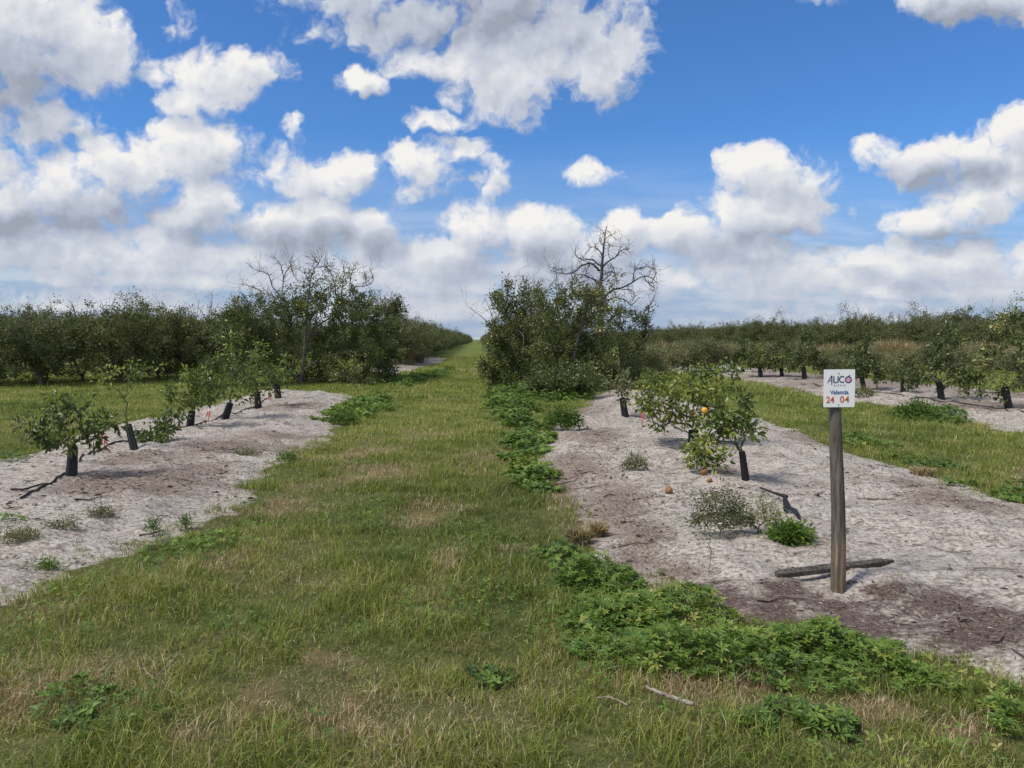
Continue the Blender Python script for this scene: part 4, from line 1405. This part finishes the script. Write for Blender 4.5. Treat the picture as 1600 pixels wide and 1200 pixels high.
def cover(name, label, polys, den, hgt, size, seed, tone=.45, lobes=5, dots=None, tmax=.35, sdmix=.3, thr=None, narrow=.52):
    acc = Acc()
    r_ = np.random.default_rng(seed)
    for poly in polys:
        q = np.array([flat(*p) for p in poly])
        lo, hi = q.min(0) - .3, q.max(0) + .3
        n = int((hi[0] - lo[0]) * (hi[1] - lo[1]) * den)
        x, y = r_.uniform(lo[0], hi[0], n), r_.uniform(lo[1], hi[1], n)
        sd = poly_sd(x, y, q) + (fbm(x * 3, y * 3, 3, seed) - .5) * sdmix * 2
        lump = fbm(x * 2.6, y * 2.6, 3, seed + 3)
        k_ = (sd > 0) & (r_.uniform(0, 1, n) < .35 + sstep(lump, .25, .55))
        if thr:
            k_ &= r_.uniform(0, 1, n) < sstep(lump, thr, thr + .12)
        x, y, sd, lump = x[k_], y[k_], sd[k_], lump[k_]
        n = len(x)
        H = hgt * sstep(sd, -.05, tmax) * (.45 + .9 * sstep(lump, .25, .75))
        u = 1 - .75 * r_.uniform(0, 1, n) ** 1.8
        z = bil(GZ, x, y) + .03 + H * u
        N = np.stack([r_.normal(0, .38, n), r_.normal(-.08, .38, n), np.ones(n)], 1)
        s_ = size * r_.uniform(.35, 1.25, n)
        tt = np.clip(tone + (lump - .5) * .3 + (fbm(x * 1.1, y * 1.1, 2, seed + 8) - .5) * .55 + r_.normal(0, .18, n), 0, 1)
        V, Fc, t = palmate(np.stack([x, y, z], 1), N, s_, tt, r_, lobes, narrow)
        acc.add(V, Fc, t)
        m_ = r_.uniform(0, 1, n) < .35        # stems
        x, y, z = x[m_], y[m_], z[m_]
        n = len(x)
        b = np.stack([x + r_.normal(0, .03, n), y + r_.normal(0, .03, n), bil(GZ, x, y)], 1)
        e = np.stack([x, y, z], 1)
        s_ = np.array([.003, 0, 0])
        acc.add(np.stack([b - s_, b + s_, e], 1).reshape(-1, 3), np.arange(3 * n).reshape(-1, 3), .35)
    o = acc.build(name, M['weed'])
    tag(o, label, 'weeds', None, 'stuff')
    return o


cover('ground_cover', 'bright green lobed-leaf weeds banked along the near edge of the right sand bed',
      [[(895, 905), (960, 908), (1020, 922), (1075, 962), (1120, 1000), (1200, 1012), (1280, 1008), (1350, 1008), (1430, 1022), (1520, 1045), (1640, 1090), (1640, 1150), (1540, 1118), (1420, 1105), (1310, 1122), (1230, 1128), (1120, 1100), (1040, 1070), (960, 1020), (880, 975)]], 2900, .165, .044, 401, .60, sdmix=.48, narrow=.36)
cover('ground_cover', 'small clover-like weeds mixed through the foreground grass',
      [[(-100, 980), (350, 830), (700, 780), (860, 860), (900, 980), (1100, 1110), (1660, 1180), (1700, 1260), (-150, 1260)]], 420, .085, .026, 409, .46, 3, thr=.56)
cover('ground_cover', 'round-leaved lighter weeds growing through the green bank near the sand',
      [[(930, 935), (1080, 990), (1200, 1040), (1400, 1050), (1620, 1095), (1620, 1125), (1400, 1095), (1200, 1105), (1060, 1060), (930, 975)]], 700, .20, .03, 410, .68, 3, sdmix=.3, thr=.5, narrow=.75)
cover('ground_cover', 'sparser dark green lobed weeds among the grass left of the sand edge',
      [[(850, 920), (960, 985), (1080, 1065), (1050, 1085), (930, 1010), (840, 960)], [(800, 1075), (850, 1085), (845, 1110), (790, 1100)], [(740, 1045), (800, 1050), (800, 1075), (750, 1075)], [(845, 850), (900, 860), (900, 900), (850, 890)]], 900, .12, .048, 402, .46)
cover('ground_cover', 'leafy green weeds lining the right edge of the lane beside the sand bed',
      [[(765, 612), (800, 612), (835, 640), (815, 665), (785, 660), (770, 640)], [(790, 680), (835, 672), (850, 700), (840, 718), (800, 715)], [(800, 735), (850, 735), (870, 762), (830, 775), (800, 760)], [(785, 645), (822, 652), (845, 690), (850, 730), (822, 740), (800, 690)], [(775, 600), (850, 612), (920, 618), (915, 628), (840, 630), (790, 622)]], 760, .19, .062, 403, .50, tmax=.5, sdmix=.5, narrow=.6)
cover('ground_cover', 'leafy green weeds lining the left edge of the lane by the left sand bed',
      [[(535, 640), (575, 622), (612, 622), (605, 645), (560, 658)], [(505, 655), (535, 640), (540, 658), (515, 668)], [(600, 600), (680, 582), (705, 575), (690, 590), (640, 605)]], 640, .18, .065, 404, .46, tmax=.5, sdmix=.5, narrow=.6)
cover('ground_cover', 'patch of broad light green leaves in the grass near the bottom left corner',
      [[(95, 1130), (120, 1105), (175, 1108), (180, 1130), (140, 1142)]], 650, .09, .05, 405, .50, 3, sdmix=.5)
cover('ground_cover', 'dark green weeds along the far edge of the right sand bed',
      [[(1318, 688), (1350, 685), (1385, 705), (1340, 705)], [(1395, 712), (1450, 712), (1470, 730), (1420, 735)], [(1520, 768), (1620, 760), (1640, 790), (1560, 788)], [(1380, 645), (1440, 640), (1505, 650), (1500, 662), (1410, 658)]], 560, .12, .055, 406, .34, sdmix=.5)
cover('ground_cover', 'dark green weeds at the left picture edge beside the left sand bed',
      [[(-30, 715), (30, 705), (60, 720), (30, 735), (-30, 738)], [(-30, 830), (45, 835), (30, 850), (-30, 852)], [(190, 888), (280, 855), (360, 825), (410, 805), (410, 835), (310, 882), (215, 915)]], 420, .08, .036, 407, .34)


def weed_bush(px, py, w_px, h_px, label, seed, n=70, per=9, leaf=(.035, .012), tone=.4, mat='weed', flowers=0, name='weed_bush', cat='weed', twiggy=True, group=None):
    g = at(px, py)
    k_ = g[1] / F
    r_ = np.random.default_rng(seed)
    W, H = w_px * k_ * .5, h_px * k_
    a = r_.uniform(0, 6.28, n)
    q = np.sqrt(r_.uniform(0, 1, n))
    T = np.stack([np.cos(a) * q * W, np.sin(a) * q * W * .7, H * (1 - .55 * q ** 2) * r_.uniform(.35, 1.05, n)], 1)
    Np, rd, ch, tips = grow([np.array([[0, 0, -.04], [0, 0, .02], [.005, 0, .05]])], T, r_, .06, .0014, .35, .15, .3, minz=-.1)
    root = empty(name, g, label, cat, group)
    A = Acc()
    wood(A, Np, rd, ch)
    A.build('stems', M['stem'], root, True)
    foliate(Np, tips, r_, per, .022 + .02 * leaf[0] / .035, leaf[0], leaf[1], .9, False, lambda p: tone, up=.5).build('foliage', M[mat], root)
    for _ in range(flowers):
        p = Np[tips[int(r_.integers(len(tips)))][-1]] + np.array([0, -.01, .02])
        V, Fc = ball('f', .011, None, .6, 7, 5)
        f = FLOWER.copy()
        COL.objects.link(f)
        f.parent, f.location = root, p
    return root


_a = Acc()
_V, _F = ball('f', .006, None, .6, 7, 5)
_a.add(_V, _F)
for k_ in range(5):
    an = 6.283 * k_ / 5
    v, f, kk = leaf_arrays(np.zeros((1, 3)), np.array([[math.cos(an), math.sin(an), .2]]), np.array([[0, 0, 1.0]]), np.array([.018]), np.array([.014]))
    _a.add(v, f)
FLOWER = _a.build('flower', M['petal'])
COL.objects.unlink(FLOWER)

weed_bush(1125, 838, 105, 78, 'wiry grey green weed bush with small white flowers on the right sand bed', 501, 150, 15, (.034, .011), .24, 'scrub', 9)
weed_bush(1185, 832, 80, 60, 'pale dried half of the wiry weed bush, right of the greener one', 502, 110, 12, (.026, .009), .72, 'scrub', 6)
weed_bush(1234, 848, 54, 17, 'low vivid green weed clump between the wiry bush and the sign post', 503, 110, 16, (.045, .02), .5, 'weed')
weed_bush(992, 737, 44, 28, 'small dull green weed tuft alone on the right sand bed', 504, 70, 14, (.034, .012), .40, 'scrub', 2)
weed_bush(880, 672, 62, 34, 'white flowering weed clump on the sand edge below the twiggy citrus tree', 505, 120, 14, (.06, .026), .36, 'weed', 12)
weed_bush(538, 664, 44, 22, 'small weed clump with yellowish flowers at the end of the left sand bed', 506, 70, 12, (.06, .022), .34, 'weed', 8)
weed_bush(1430, 655, 60, 26, 'white flowering weeds at the edge of the grass behind the sign', 507, 90, 12, (.08, .03), .38, 'weed', 14)
weed_bush(1345, 625, 50, 16, 'low weeds on the far sand strip just right of the sign', 508, 60, 10, (.08, .03), .36, 'scrub', 8)
weed_bush(158, 820, 44, 18, 'low olive weed tuft in the middle of the left sand bed', 509, 60, 8, (.026, .009), .25, 'scrub')
weed_bush(98, 828, 50, 14, 'flat dull weed tuft on the left sand bed beside the olive one', 510, 60, 7, (.026, .009), .22, 'scrub')
weed_bush(34, 846, 56, 18, 'flat brownish weed tuft at the left picture edge', 511, 80, 10, (.03, .009), .48, 'scrub')
weed_bush(450, 720, 36, 12, 'small weed tuft at the right margin of the left sand bed', 512, 50, 10, (.04, .014), .38, 'weed')
weed_bush(385, 712, 40, 10, 'flat weed tuft midway along the left sand bed', 513, 50, 9, (.04, .013), .42, 'scrub')
weed_bush(75, 888, 30, 9, 'tiny bright green weed tuft on the near part of the left sand bed', 514, 40, 9, (.03, .010), .6, 'weed')
weed_bush(240, 838, 16, 30, 'thin upright weed at the near margin of the left sand bed', 515, 26, 10, (.03, .010), .34, 'weed')
weed_bush(290, 828, 14, 28, 'second thin upright weed at the near margin of the left sand bed, farther along', 516, 22, 10, (.03, .010), .34, 'weed')
weed_bush(1108, 895, 14, 150, 'tall wispy pale weed stalk in front of the wiry bush', 517, 9, 4, (.02, .006), .75, 'scrub')

# tufts and clumps in the lane verge
for k_, (px, py, w_, h_, lb) in enumerate([(905, 850, 40, 30, 'reddish dry grass tuft at the left rim of the right sand bed'), (1440, 742, 40, 16, 'tan dry grass tuft at the far rim of the right sand bed'), (935, 838, 26, 26, 'small reddish dry grass tuft next to the larger one on the sand rim')]):
    g = at(px, py)
    o = straw_clump(530 + k_, 420, h_ / F * g[1] * 1.1, w_ / F * g[1] * .7).build('dry_grass_tuft', M['straw'])
    o.location = g
    tag(o, lb, 'grass tuft')


# ------------------------------------------------------------------ block sign on its post
def text_mesh(body, size, loc, mat, parent, name='lettering', depth=.0012, bold=0.0, spacing=1.0, align='CENTER', xs_=1.0, label=None):
    cu = bpy.data.curves.new(name, 'FONT')
    cu.body = body
    cu.size = size
    cu.align_x, cu.align_y = align, 'CENTER'
    cu.extrude = depth
    cu.offset = bold
    cu.space_character = spacing
    tmp = bpy.data.objects.new(name, cu)
    COL.objects.link(tmp)
    bpy.context.view_layer.update()
    dg = bpy.context.evaluated_depsgraph_get()
    me = bpy.data.meshes.new_from_object(tmp.evaluated_get(dg))
    bpy.data.objects.remove(tmp)
    me.materials.clear()
    me.materials.append(mat)
    o = bpy.data.objects.new(name, me)
    o.parent = parent
    o.rotation_euler = (R(90), 0, 0)
    o.scale = (xs_, 1, 1)
    o.location = loc
    COL.objects.link(o)
    if label:
        o['label'] = label
    return o


def sign():
    g = at(1309, 922)
    Y = g[1]
    k_ = Y / F
    root = empty('sign_post', g, 'white grove block sign with orange numerals nailed to a weathered round wooden post', 'sign')
    top = pt(1305, 584, Y) - g
    # post: weathered round log with cracks
    n, sides = 60, 40
    t = np.linspace(-.06, 1, n)
    th = np.linspace(0, 2 * math.pi, sides, endpoint=False)
    ax = np.array([[top[0] * u + .008 * math.sin(u * 5), .0, top[2] * u] for u in t])
    rr = (.0445 - .010 * np.clip(t, 0, 1))[:, None] * np.ones((1, sides))
    TT, HH = np.meshgrid(th, t * top[2])
    rr = rr + .0035 * (fbm(np.cos(TT) * 2 + 9, np.sin(TT) * 2 + HH * .6, 3, 5) - .5) * 2 - .006 * sstep(fbm(TT * 3.2, HH * 1.6, 3, 8), .60, .72) + .002 * (fbm(TT * 9, HH * 4, 2, 15) - .5)
    V = np.stack([ax[:, None, 0] + rr * np.cos(TT), ax[:, None, 1] + rr * np.sin(TT), np.broadcast_to(ax[:, None, 2], rr.shape)], -1).reshape(-1, 3)
    i, j = np.meshgrid(np.arange(n - 1), np.arange(sides), indexing='ij')
    a = (i * sides + j).ravel()
    b = (i * sides + (j + 1) % sides).ravel()
    A = Acc()
    A.add(V, np.stack([a, b, b + sides, a + sides], 1))
    e = (n - 1) * sides
    cap = np.stack([np.full(sides, 0), np.arange(sides) + 1, (np.arange(sides) + 1) % sides + 1], 1)
    A.add(np.concatenate([[ax[-1]], V[e:e + sides]]), cap)
    m, nn, bs, out = new_mat('weathered_post')
    tc_ = nn.new('ShaderNodeTexCoord')
    mp = nn.new('ShaderNodeMapping')
    nn.put(mp.inputs[0], tc_.outputs['Object'])
    mp.inputs['Scale'].default_value = (1, 1, .09)
    gr = nn.noise(mp.outputs[0], 55, 6, .7)
    bl = nn.noise(tc_.outputs['Object'], 7, 4, .6)
    col = nn.ramp(gr, [(.28, (.024, .020, .017)), (.42, (.085, .072, .060)), (.58, (.155, .138, .118)), (.8, (.26, .235, .20))])
    col = nn.mix(nn.m('MULTIPLY', nn.ss(bl, .5, .68), .45), col, (.10, .105, .075))
    z = nn.sep(tc_.outputs['Object'])[2]
    strip = nn.m('MULTIPLY', nn.ss(z, .36, .28), nn.ss(nn.noise(mp.outputs[0], 22, 3, .5), .48, .56))
    col = nn.mix(strip, col, (.30, .20, .125))
    col = nn.mix(nn.m('MULTIPLY', nn.ss(z, .20, .08), .55), col, (.115, .098, .058))
    nn.put(bs.inputs['Base Color'], col)
    bs.inputs['Roughness'].default_value = .9
    bs.inputs['Specular IOR Level'].default_value = .2
    bp = nn.new('ShaderNodeBump')
    bp.inputs['Strength'].default_value = .8
    bp.inputs['Distance'].default_value = .006
    nn.put(bp.inputs['Height'], gr)
    nn.put(bs.inputs['Normal'], bp.outputs[0])
    A.build('post', m, root, True)
    # panel
    c = pt(1306.5, 606, Y) - g
    W, H, D = 48.0 * k_, 58.5 * k_, .004
    import bmesh
    bm = bmesh.new()
    bmesh.ops.create_cube(bm, size=1)
    for v in bm.verts:
        v.co.x *= W; v.co.y *= D; v.co.z *= H
    bmesh.ops.bevel(bm, geom=[e for e in bm.edges if abs(e.verts[0].co.y - e.verts[1].co.y) > D * .5], offset=.003, segments=2, affect='EDGES')
    me = bpy.data.meshes.new('sign_panel')
    bm.to_mesh(me)
    bm.free()
    me.materials.append(M['sign'])
    p = bpy.data.objects.new('sign_panel', me)
    p.parent = root
    yf = -.0445
    p.location = (c[0], yf, c[2])
    p.rotation_euler = (0, R(-.6), 0)
    COL.objects.link(p)
    f = -D / 2 - .0006
    # panel units: photograph crop, 480 wide x 585 high
    U_ = lambda x, y: ((x - 671) / 480 * W, f, -(y - 460) / 585 * H)
    s = H / 585
    # brand line: tall A with swept leg, L I C, ring with leaf and stalk
    def stroke(pts, r, mat, name):
        a_ = Acc()
        q = [np.array(U_(*xy)) for xy in pts]
        # flat ribbon with thickness
        q = np.array(q)
        T_ = unit(np.gradient(q, axis=0))
        Nn = np.stack([-T_[:, 2], np.zeros(len(q)), T_[:, 0]], 1)
        rr_ = np.broadcast_to(np.asarray(r, float), (len(q),))[:, None] * s
        fr, bk = np.array([0, -.0006, 0]), np.array([0, .0006, 0])
        V_ = np.stack([q + Nn * rr_ + fr, q - Nn * rr_ + fr, q - Nn * rr_ + bk, q + Nn * rr_ + bk], 1).reshape(-1, 3)
        Fq = []
        for k2 in range(len(q) - 1):
            for u in range(4):
                v2 = (u + 1) % 4
                Fq.append([k2 * 4 + u, k2 * 4 + v2, k2 * 4 + 4 + v2, k2 * 4 + 4 + u])
        Fq += [[0, 1, 2, 3], [len(q) * 4 - 4, len(q) * 4 - 1, len(q) * 4 - 2, len(q) * 4 - 3]]
        a_.add(V_, Fq)
        return a_
    la = stroke([(485, 378), (500, 345), (525, 300), (550, 262)], [3, 5, 6, 7], None, '')
    for extra_ in (stroke([(550, 258), (551, 300), (551, 360), (550, 408)], [6, 8, 7, 4], None, ''), stroke([(505, 345), (545, 338)], [4, 4], None, '')):
        la.add(np.concatenate(extra_.V), np.concatenate(extra_.F))
    la.build('lettering', M['ink_blue'], p)
    for ch, xx in (('L', 597), ('I', 645), ('C', 702)):
        pos = U_(xx, 326)
        text_mesh(ch, 150 * s, pos, M['ink_blue'], p, bold=.0003, xs_=.86)
    an = np.linspace(0, 2 * math.pi, 33)
    ring = stroke([(808 + 45 * math.cos(a_), 326 + 46 * math.sin(a_)) for a_ in an], 8.5, None, '')
    st = stroke([(812, 282), (822, 262), (832, 248)], [7, 6, 3], None, '')
    ring.add(np.concatenate(st.V), np.concatenate(st.F))
    ring.build('fruit_emblem', M['ink_blue'], p)
    disc = Acc()
    q = np.array([U_(808 + 39 * math.cos(a_), 326 + 40 * math.sin(a_)) for a_ in an[:-1]] + [U_(808, 326)])
    q[:, 1] += .0002
    disc.add(q, [[k2, (k2 + 1) % 32, 32] for k2 in range(32)])
    disc.build('emblem_fill', M['ink_pink'], p)
    text_mesh('CITRUS', 36 * s, U_(672, 412), M['ink_grey'], p, spacing=1.75)
    text_mesh('Valencia', 92 * s, U_(669, 520), M['ink_mid'], p, bold=.0005, spacing=1.02, xs_=.92)
    text_mesh('24', 140 * s, U_(530, 640), M['ink_orange'], p, bold=.0004, xs_=.92)
    text_mesh('04', 140 * s, U_(752, 636), M['ink_orange'], p, bold=.0004, xs_=1.0, spacing=1.1)
    for yy in (226, 712):
        V, Fc = ball('nail', .0042, None, .5, 10, 6)
        o = mesh_np('nail', V, Fc, M['nail'], p, None, True)
        o.location = U_(657, yy)


sign()


# ------------------------------------------------------------------ small things on the ground
def plank():
    a, b = at(1213, 901), at(1396, 879)
    a[2] += .012
    b[2] += .008
    n = 26
    t = np.linspace(0, 1, n)
    c = a + (b - a) * t[:, None]
    c[:, 2] = np.maximum(c[:, 2], bil(GZ, c[:, 0], c[:, 1]) - .004)
    c[:, 2] = np.convolve(np.pad(c[:, 2], 4, 'edge'), np.ones(9) / 9, 'valid')
    c[:, 2] = np.maximum(np.polyval(np.polyfit(t, c[:, 2], 1), t), bil(GZ, c[:, 0], c[:, 1]) - .012)
    r_ = np.random.default_rng(3)
    d = unit(b - a)
    sd_ = unit(np.array([-d[1], d[0], 0]))
    w_ = np.interp(t, [0, .03, .5, .88, 1], [.014, .021, .021, .016, .004]) * (1 + r_.normal(0, .03, n))
    th = .009
    up = np.array([0, 0, 1.0])
    lo, hi = c - sd_ * w_[:, None], c + sd_ * w_[:, None] + up * (w_ * .9)[:, None]
    V = np.stack([lo - up * .02, hi - up * .05, hi + up * th, lo + up * th], 1).reshape(-1, 3)
    Fq = []
    for k_ in range(n - 1):
        for u in range(4):
            v2 = (u + 1) % 4
            Fq.append([k_ * 4 + u, k_ * 4 + v2, k_ * 4 + 4 + v2, k_ * 4 + 4 + u])
    Fq += [[0, 3, 2, 1], [n * 4 - 4, n * 4 - 3, n * 4 - 2, n * 4 - 1]]
    A = Acc()
    A.add(V, np.array(Fq)[:, ::-1])
    o = A.build('wooden_plank', M['plank'])
    tag(o, 'dark weathered plank lying on the sand behind the sign post', 'plank')


plank()


def ground_line(name, pts, rad, mat, label, cat, lift=0.0, seed=0, amp=.02):
    r_ = np.random.default_rng(seed)
    q = np.array([at(*p) for p in pts])
    t = np.linspace(0, len(q) - 1, (len(q) - 1) * 7 + 1)
    x, y = np.interp(t, range(len(q)), q[:, 0]), np.interp(t, range(len(q)), q[:, 1])
    x = x + amp * np.sin(t * 2.1 + seed) + r_.normal(0, amp * .1, len(t))
    y = y + amp * np.cos(t * 1.7 + seed)
    A = Acc()
    A.tube(np.stack([x, y, bil(GZ, x, y) + rad * .7 + lift], 1), rad, 7)
    o = A.build(name, mat, None, True)
    return tag(o, label, cat)


ground_line('irrigation_hose', [(28, 781), (60, 766), (84, 752), (104, 739), (125, 722), (160, 706), (204, 691), (262, 676), (310, 664), (352, 648), (402, 632), (430, 617), (470, 607)], .011, M['hose'], 'black irrigation hose running along the left row of sleeved saplings', 'hose', .004, 1)
ground_line('irrigation_hose', [(16, 764), (40, 762), (58, 760), (74, 757)], .009, M['hose'], 'short dark hose end lying on the sand at the far left', 'hose', .004, 2, .008)
ground_line('irrigation_hose', [(1250, 600), (1334, 610), (1392, 616), (1446, 625), (1500, 630), (1548, 637), (1600, 647), (1680, 662)], .013, M['hose'], 'black irrigation hose along the far right row of saplings', 'hose', .006, 3, .05)
ground_line('irrigation_hose', [(975, 645), (1010, 655), (1044, 667), (1077, 683), (1112, 690), (1152, 696)], .009, M['hose'], 'black irrigation hose under the broad orange tree', 'hose', .02, 4)


def stake(px, py, hpx, label, seed, ribbon=True):
    g = at(px, py)
    k_ = g[1] / F
    h = hpx * k_
    r_ = np.random.default_rng(seed)
    root = empty('irrigation_stake', g, label, 'stake', 'pink irrigation stakes')
    A = Acc()
    A.tube([[0, 0, -.08], [.004, 0, h * .5], [.012, 0, h]], [.008, .008, .007], 7)
    A.tube([[-.035, 0, h * .9], [.0, .004, h * .96], [.04, 0, h * .92]], .007, 6)
    A.build('stake_rod', M['pink'], root, True)
    B = Acc()
    for s_ in (-1, 1):
        t = np.linspace(0, 1, 6)
        c = np.stack([s_ * (.012 + .03 * t), -.006 + 0 * t, h * .92 - h * .55 * t + .01 * np.sin(t * 9)], 1)
        w_ = np.array([.008, .004, 0])
        V = np.concatenate([c - w_, c + w_, c - w_ + [0, .002, 0], c + w_ + [0, .002, 0]])
        n = 6
        Fq = []
        for i in range(n - 1):
            Fq += [[i, i + 1, n + i + 1, n + i], [2 * n + i + 1, 2 * n + i, 3 * n + i, 3 * n + i + 1]]
        B.add(V, Fq)
    B.build('ribbon', M['pink'], root)


stake(163, 706, 24, 'pink stake and ribbon beside the nearest sapling of the left row', 1)
stake(326, 658, 16, 'pink stake and ribbon between the third and fourth saplings of the left row', 2)
stake(422, 625, 9, 'pink stake near the far end of the left sapling row', 3)
stake(1003, 668, 24, 'pink stake and ribbon left of the broad orange tree', 4)
stake(1369, 608, 14, 'pink stake right of the white block sign in the far sapling row', 5)


def emitter():
    """broken black sprinkler riser lying on the sand"""
    P_ = lambda px, py, dz: at(px, py) + np.array([0, 0, dz + .018])
    root = empty('broken_sprinkler', at(1225, 790), 'broken black sprinkler riser with a flat blade lying on the sand', 'sprinkler')
    o0 = np.array(root.location)
    A = Acc()
    A.tube(np.array([P_(1188, 766, .012), P_(1197, 773, .03), P_(1210, 780, .04), P_(1224, 786, .045)]) - o0, [.009, .010, .012, .016], 8)
    A.tube(np.array([P_(1225, 787, .045), P_(1226, 795, .02), P_(1227, 803, .004)]) - o0, [.013, .012, .010], 8)
    A.tube(np.array([P_(1219, 785, .05), P_(1225, 787, .055), P_(1231, 788, .045)]) - o0, [.012, .017, .012], 8)
    A.build('riser', M['sleeve'], root, True)
    q = np.array([P_(1226, 788, .045), P_(1232, 795, .035), P_(1240, 803, .022), P_(1246, 809, .012), P_(1249, 813, .006)]) - o0
    w_ = np.array([.012, .022, .024, .018, .004])
    d = unit(q[-1] - q[0])
    sd_ = unit(np.cross(d, [0, 0, 1.0]))
    th = np.array([0, 0, .006])
    V = np.stack([q - sd_ * w_[:, None] - th, q + sd_ * w_[:, None] - th, q + sd_ * w_[:, None] + th, q - sd_ * w_[:, None] + th], 1).reshape(-1, 3)
    Fq = []
    for k_ in range(4):
        for u in range(4):
            v2 = (u + 1) % 4
            Fq.append([k_ * 4 + u, k_ * 4 + v2, k_ * 4 + 4 + v2, k_ * 4 + 4 + u])
    Fq += [[0, 1, 2, 3], [16, 17, 18, 19]]
    B = Acc()
    B.add(V, Fq)
    B.build('blade', M['sleeve'], root)


emitter()


def fallen(px, py, r, mat, label, seed, half=False):
    g = at(px, py)
    V, Fc = ball('o', r, None, .9, 18, 12, .25)
    V = V * (1 + .06 * (fbm(V[:, 0] / r * 2 + 5, V[:, 1] / r * 2 + V[:, 2] / r, 2, seed)[:, None] - .5) * 2)
    if half:
        V[:, 2] = np.where(V[:, 2] > r * .25, r * .25 - (V[:, 2] - r * .25) * .6, V[:, 2])
    o = mesh_np('fallen_orange', V, Fc, mat, None, None, True)
    o.location = g + np.array([0, 0, r * .75])
    o.rotation_euler = (R(70 if not half else 25), .3, seed)
    tag(o, label, 'orange')


fallen(1045, 771, .042, M['oldfruit'], 'shrivelled brown orange lying alone on the open sand', 2)
fallen(1100, 746, .045, M['oldfruit'], 'split orange peel on the sand below the low citrus sprout', 3, True)
fallen(1108, 749, .03, M['oldfruit'], 'brown piece of rotten orange beside the split peel', 4, True)


def stick(pts, r, label, seed, lift=.07, kind='stick'):
    r_ = np.random.default_rng(seed)
    q = np.array([at(*p) for p in pts])
    q[:, 2] += lift
    t = np.linspace(0, len(q) - 1, (len(q) - 1) * 5 + 1)
    c = np.stack([np.interp(t, range(len(q)), q[:, k_]) for k_ in range(3)], 1) + r_.normal(0, r * .25, (len(t), 3))
    A = Acc()
    A.tube(c, r * np.linspace(.75, 1.1, len(t)) * (1 + r_.normal(0, .1, len(t))), 8)
    if r > .006:
        A.tube([c[2], c[2] + [-.012, .01, .03], c[2] + [-.02, .015, .045]], [.006, .004, .002], 5)
    o = A.build('fallen_stick', M['twig'], None, True)
    tag(o, label, 'stick')


stick([(1010, 1109), (1030, 1118), (1056, 1128), (1083, 1137)], .0095, 'thick pale stick lying on the grass at the bottom of the picture', 1, .10)
stick([(931, 1131), (946, 1128), (962, 1132), (980, 1142)], .0035, 'thin curved pale twig on the grass left of the thick stick', 2, .11)
stick([(226, 1084), (240, 1102), (262, 1082), (280, 1060)], .0028, 'thin bent pale straw on the grass left of the lane centre', 3, .12)
stick([(1340, 780), (1370, 783), (1395, 780)], .010, 'short dark root end on the sand right of the sign post', 4, .01)
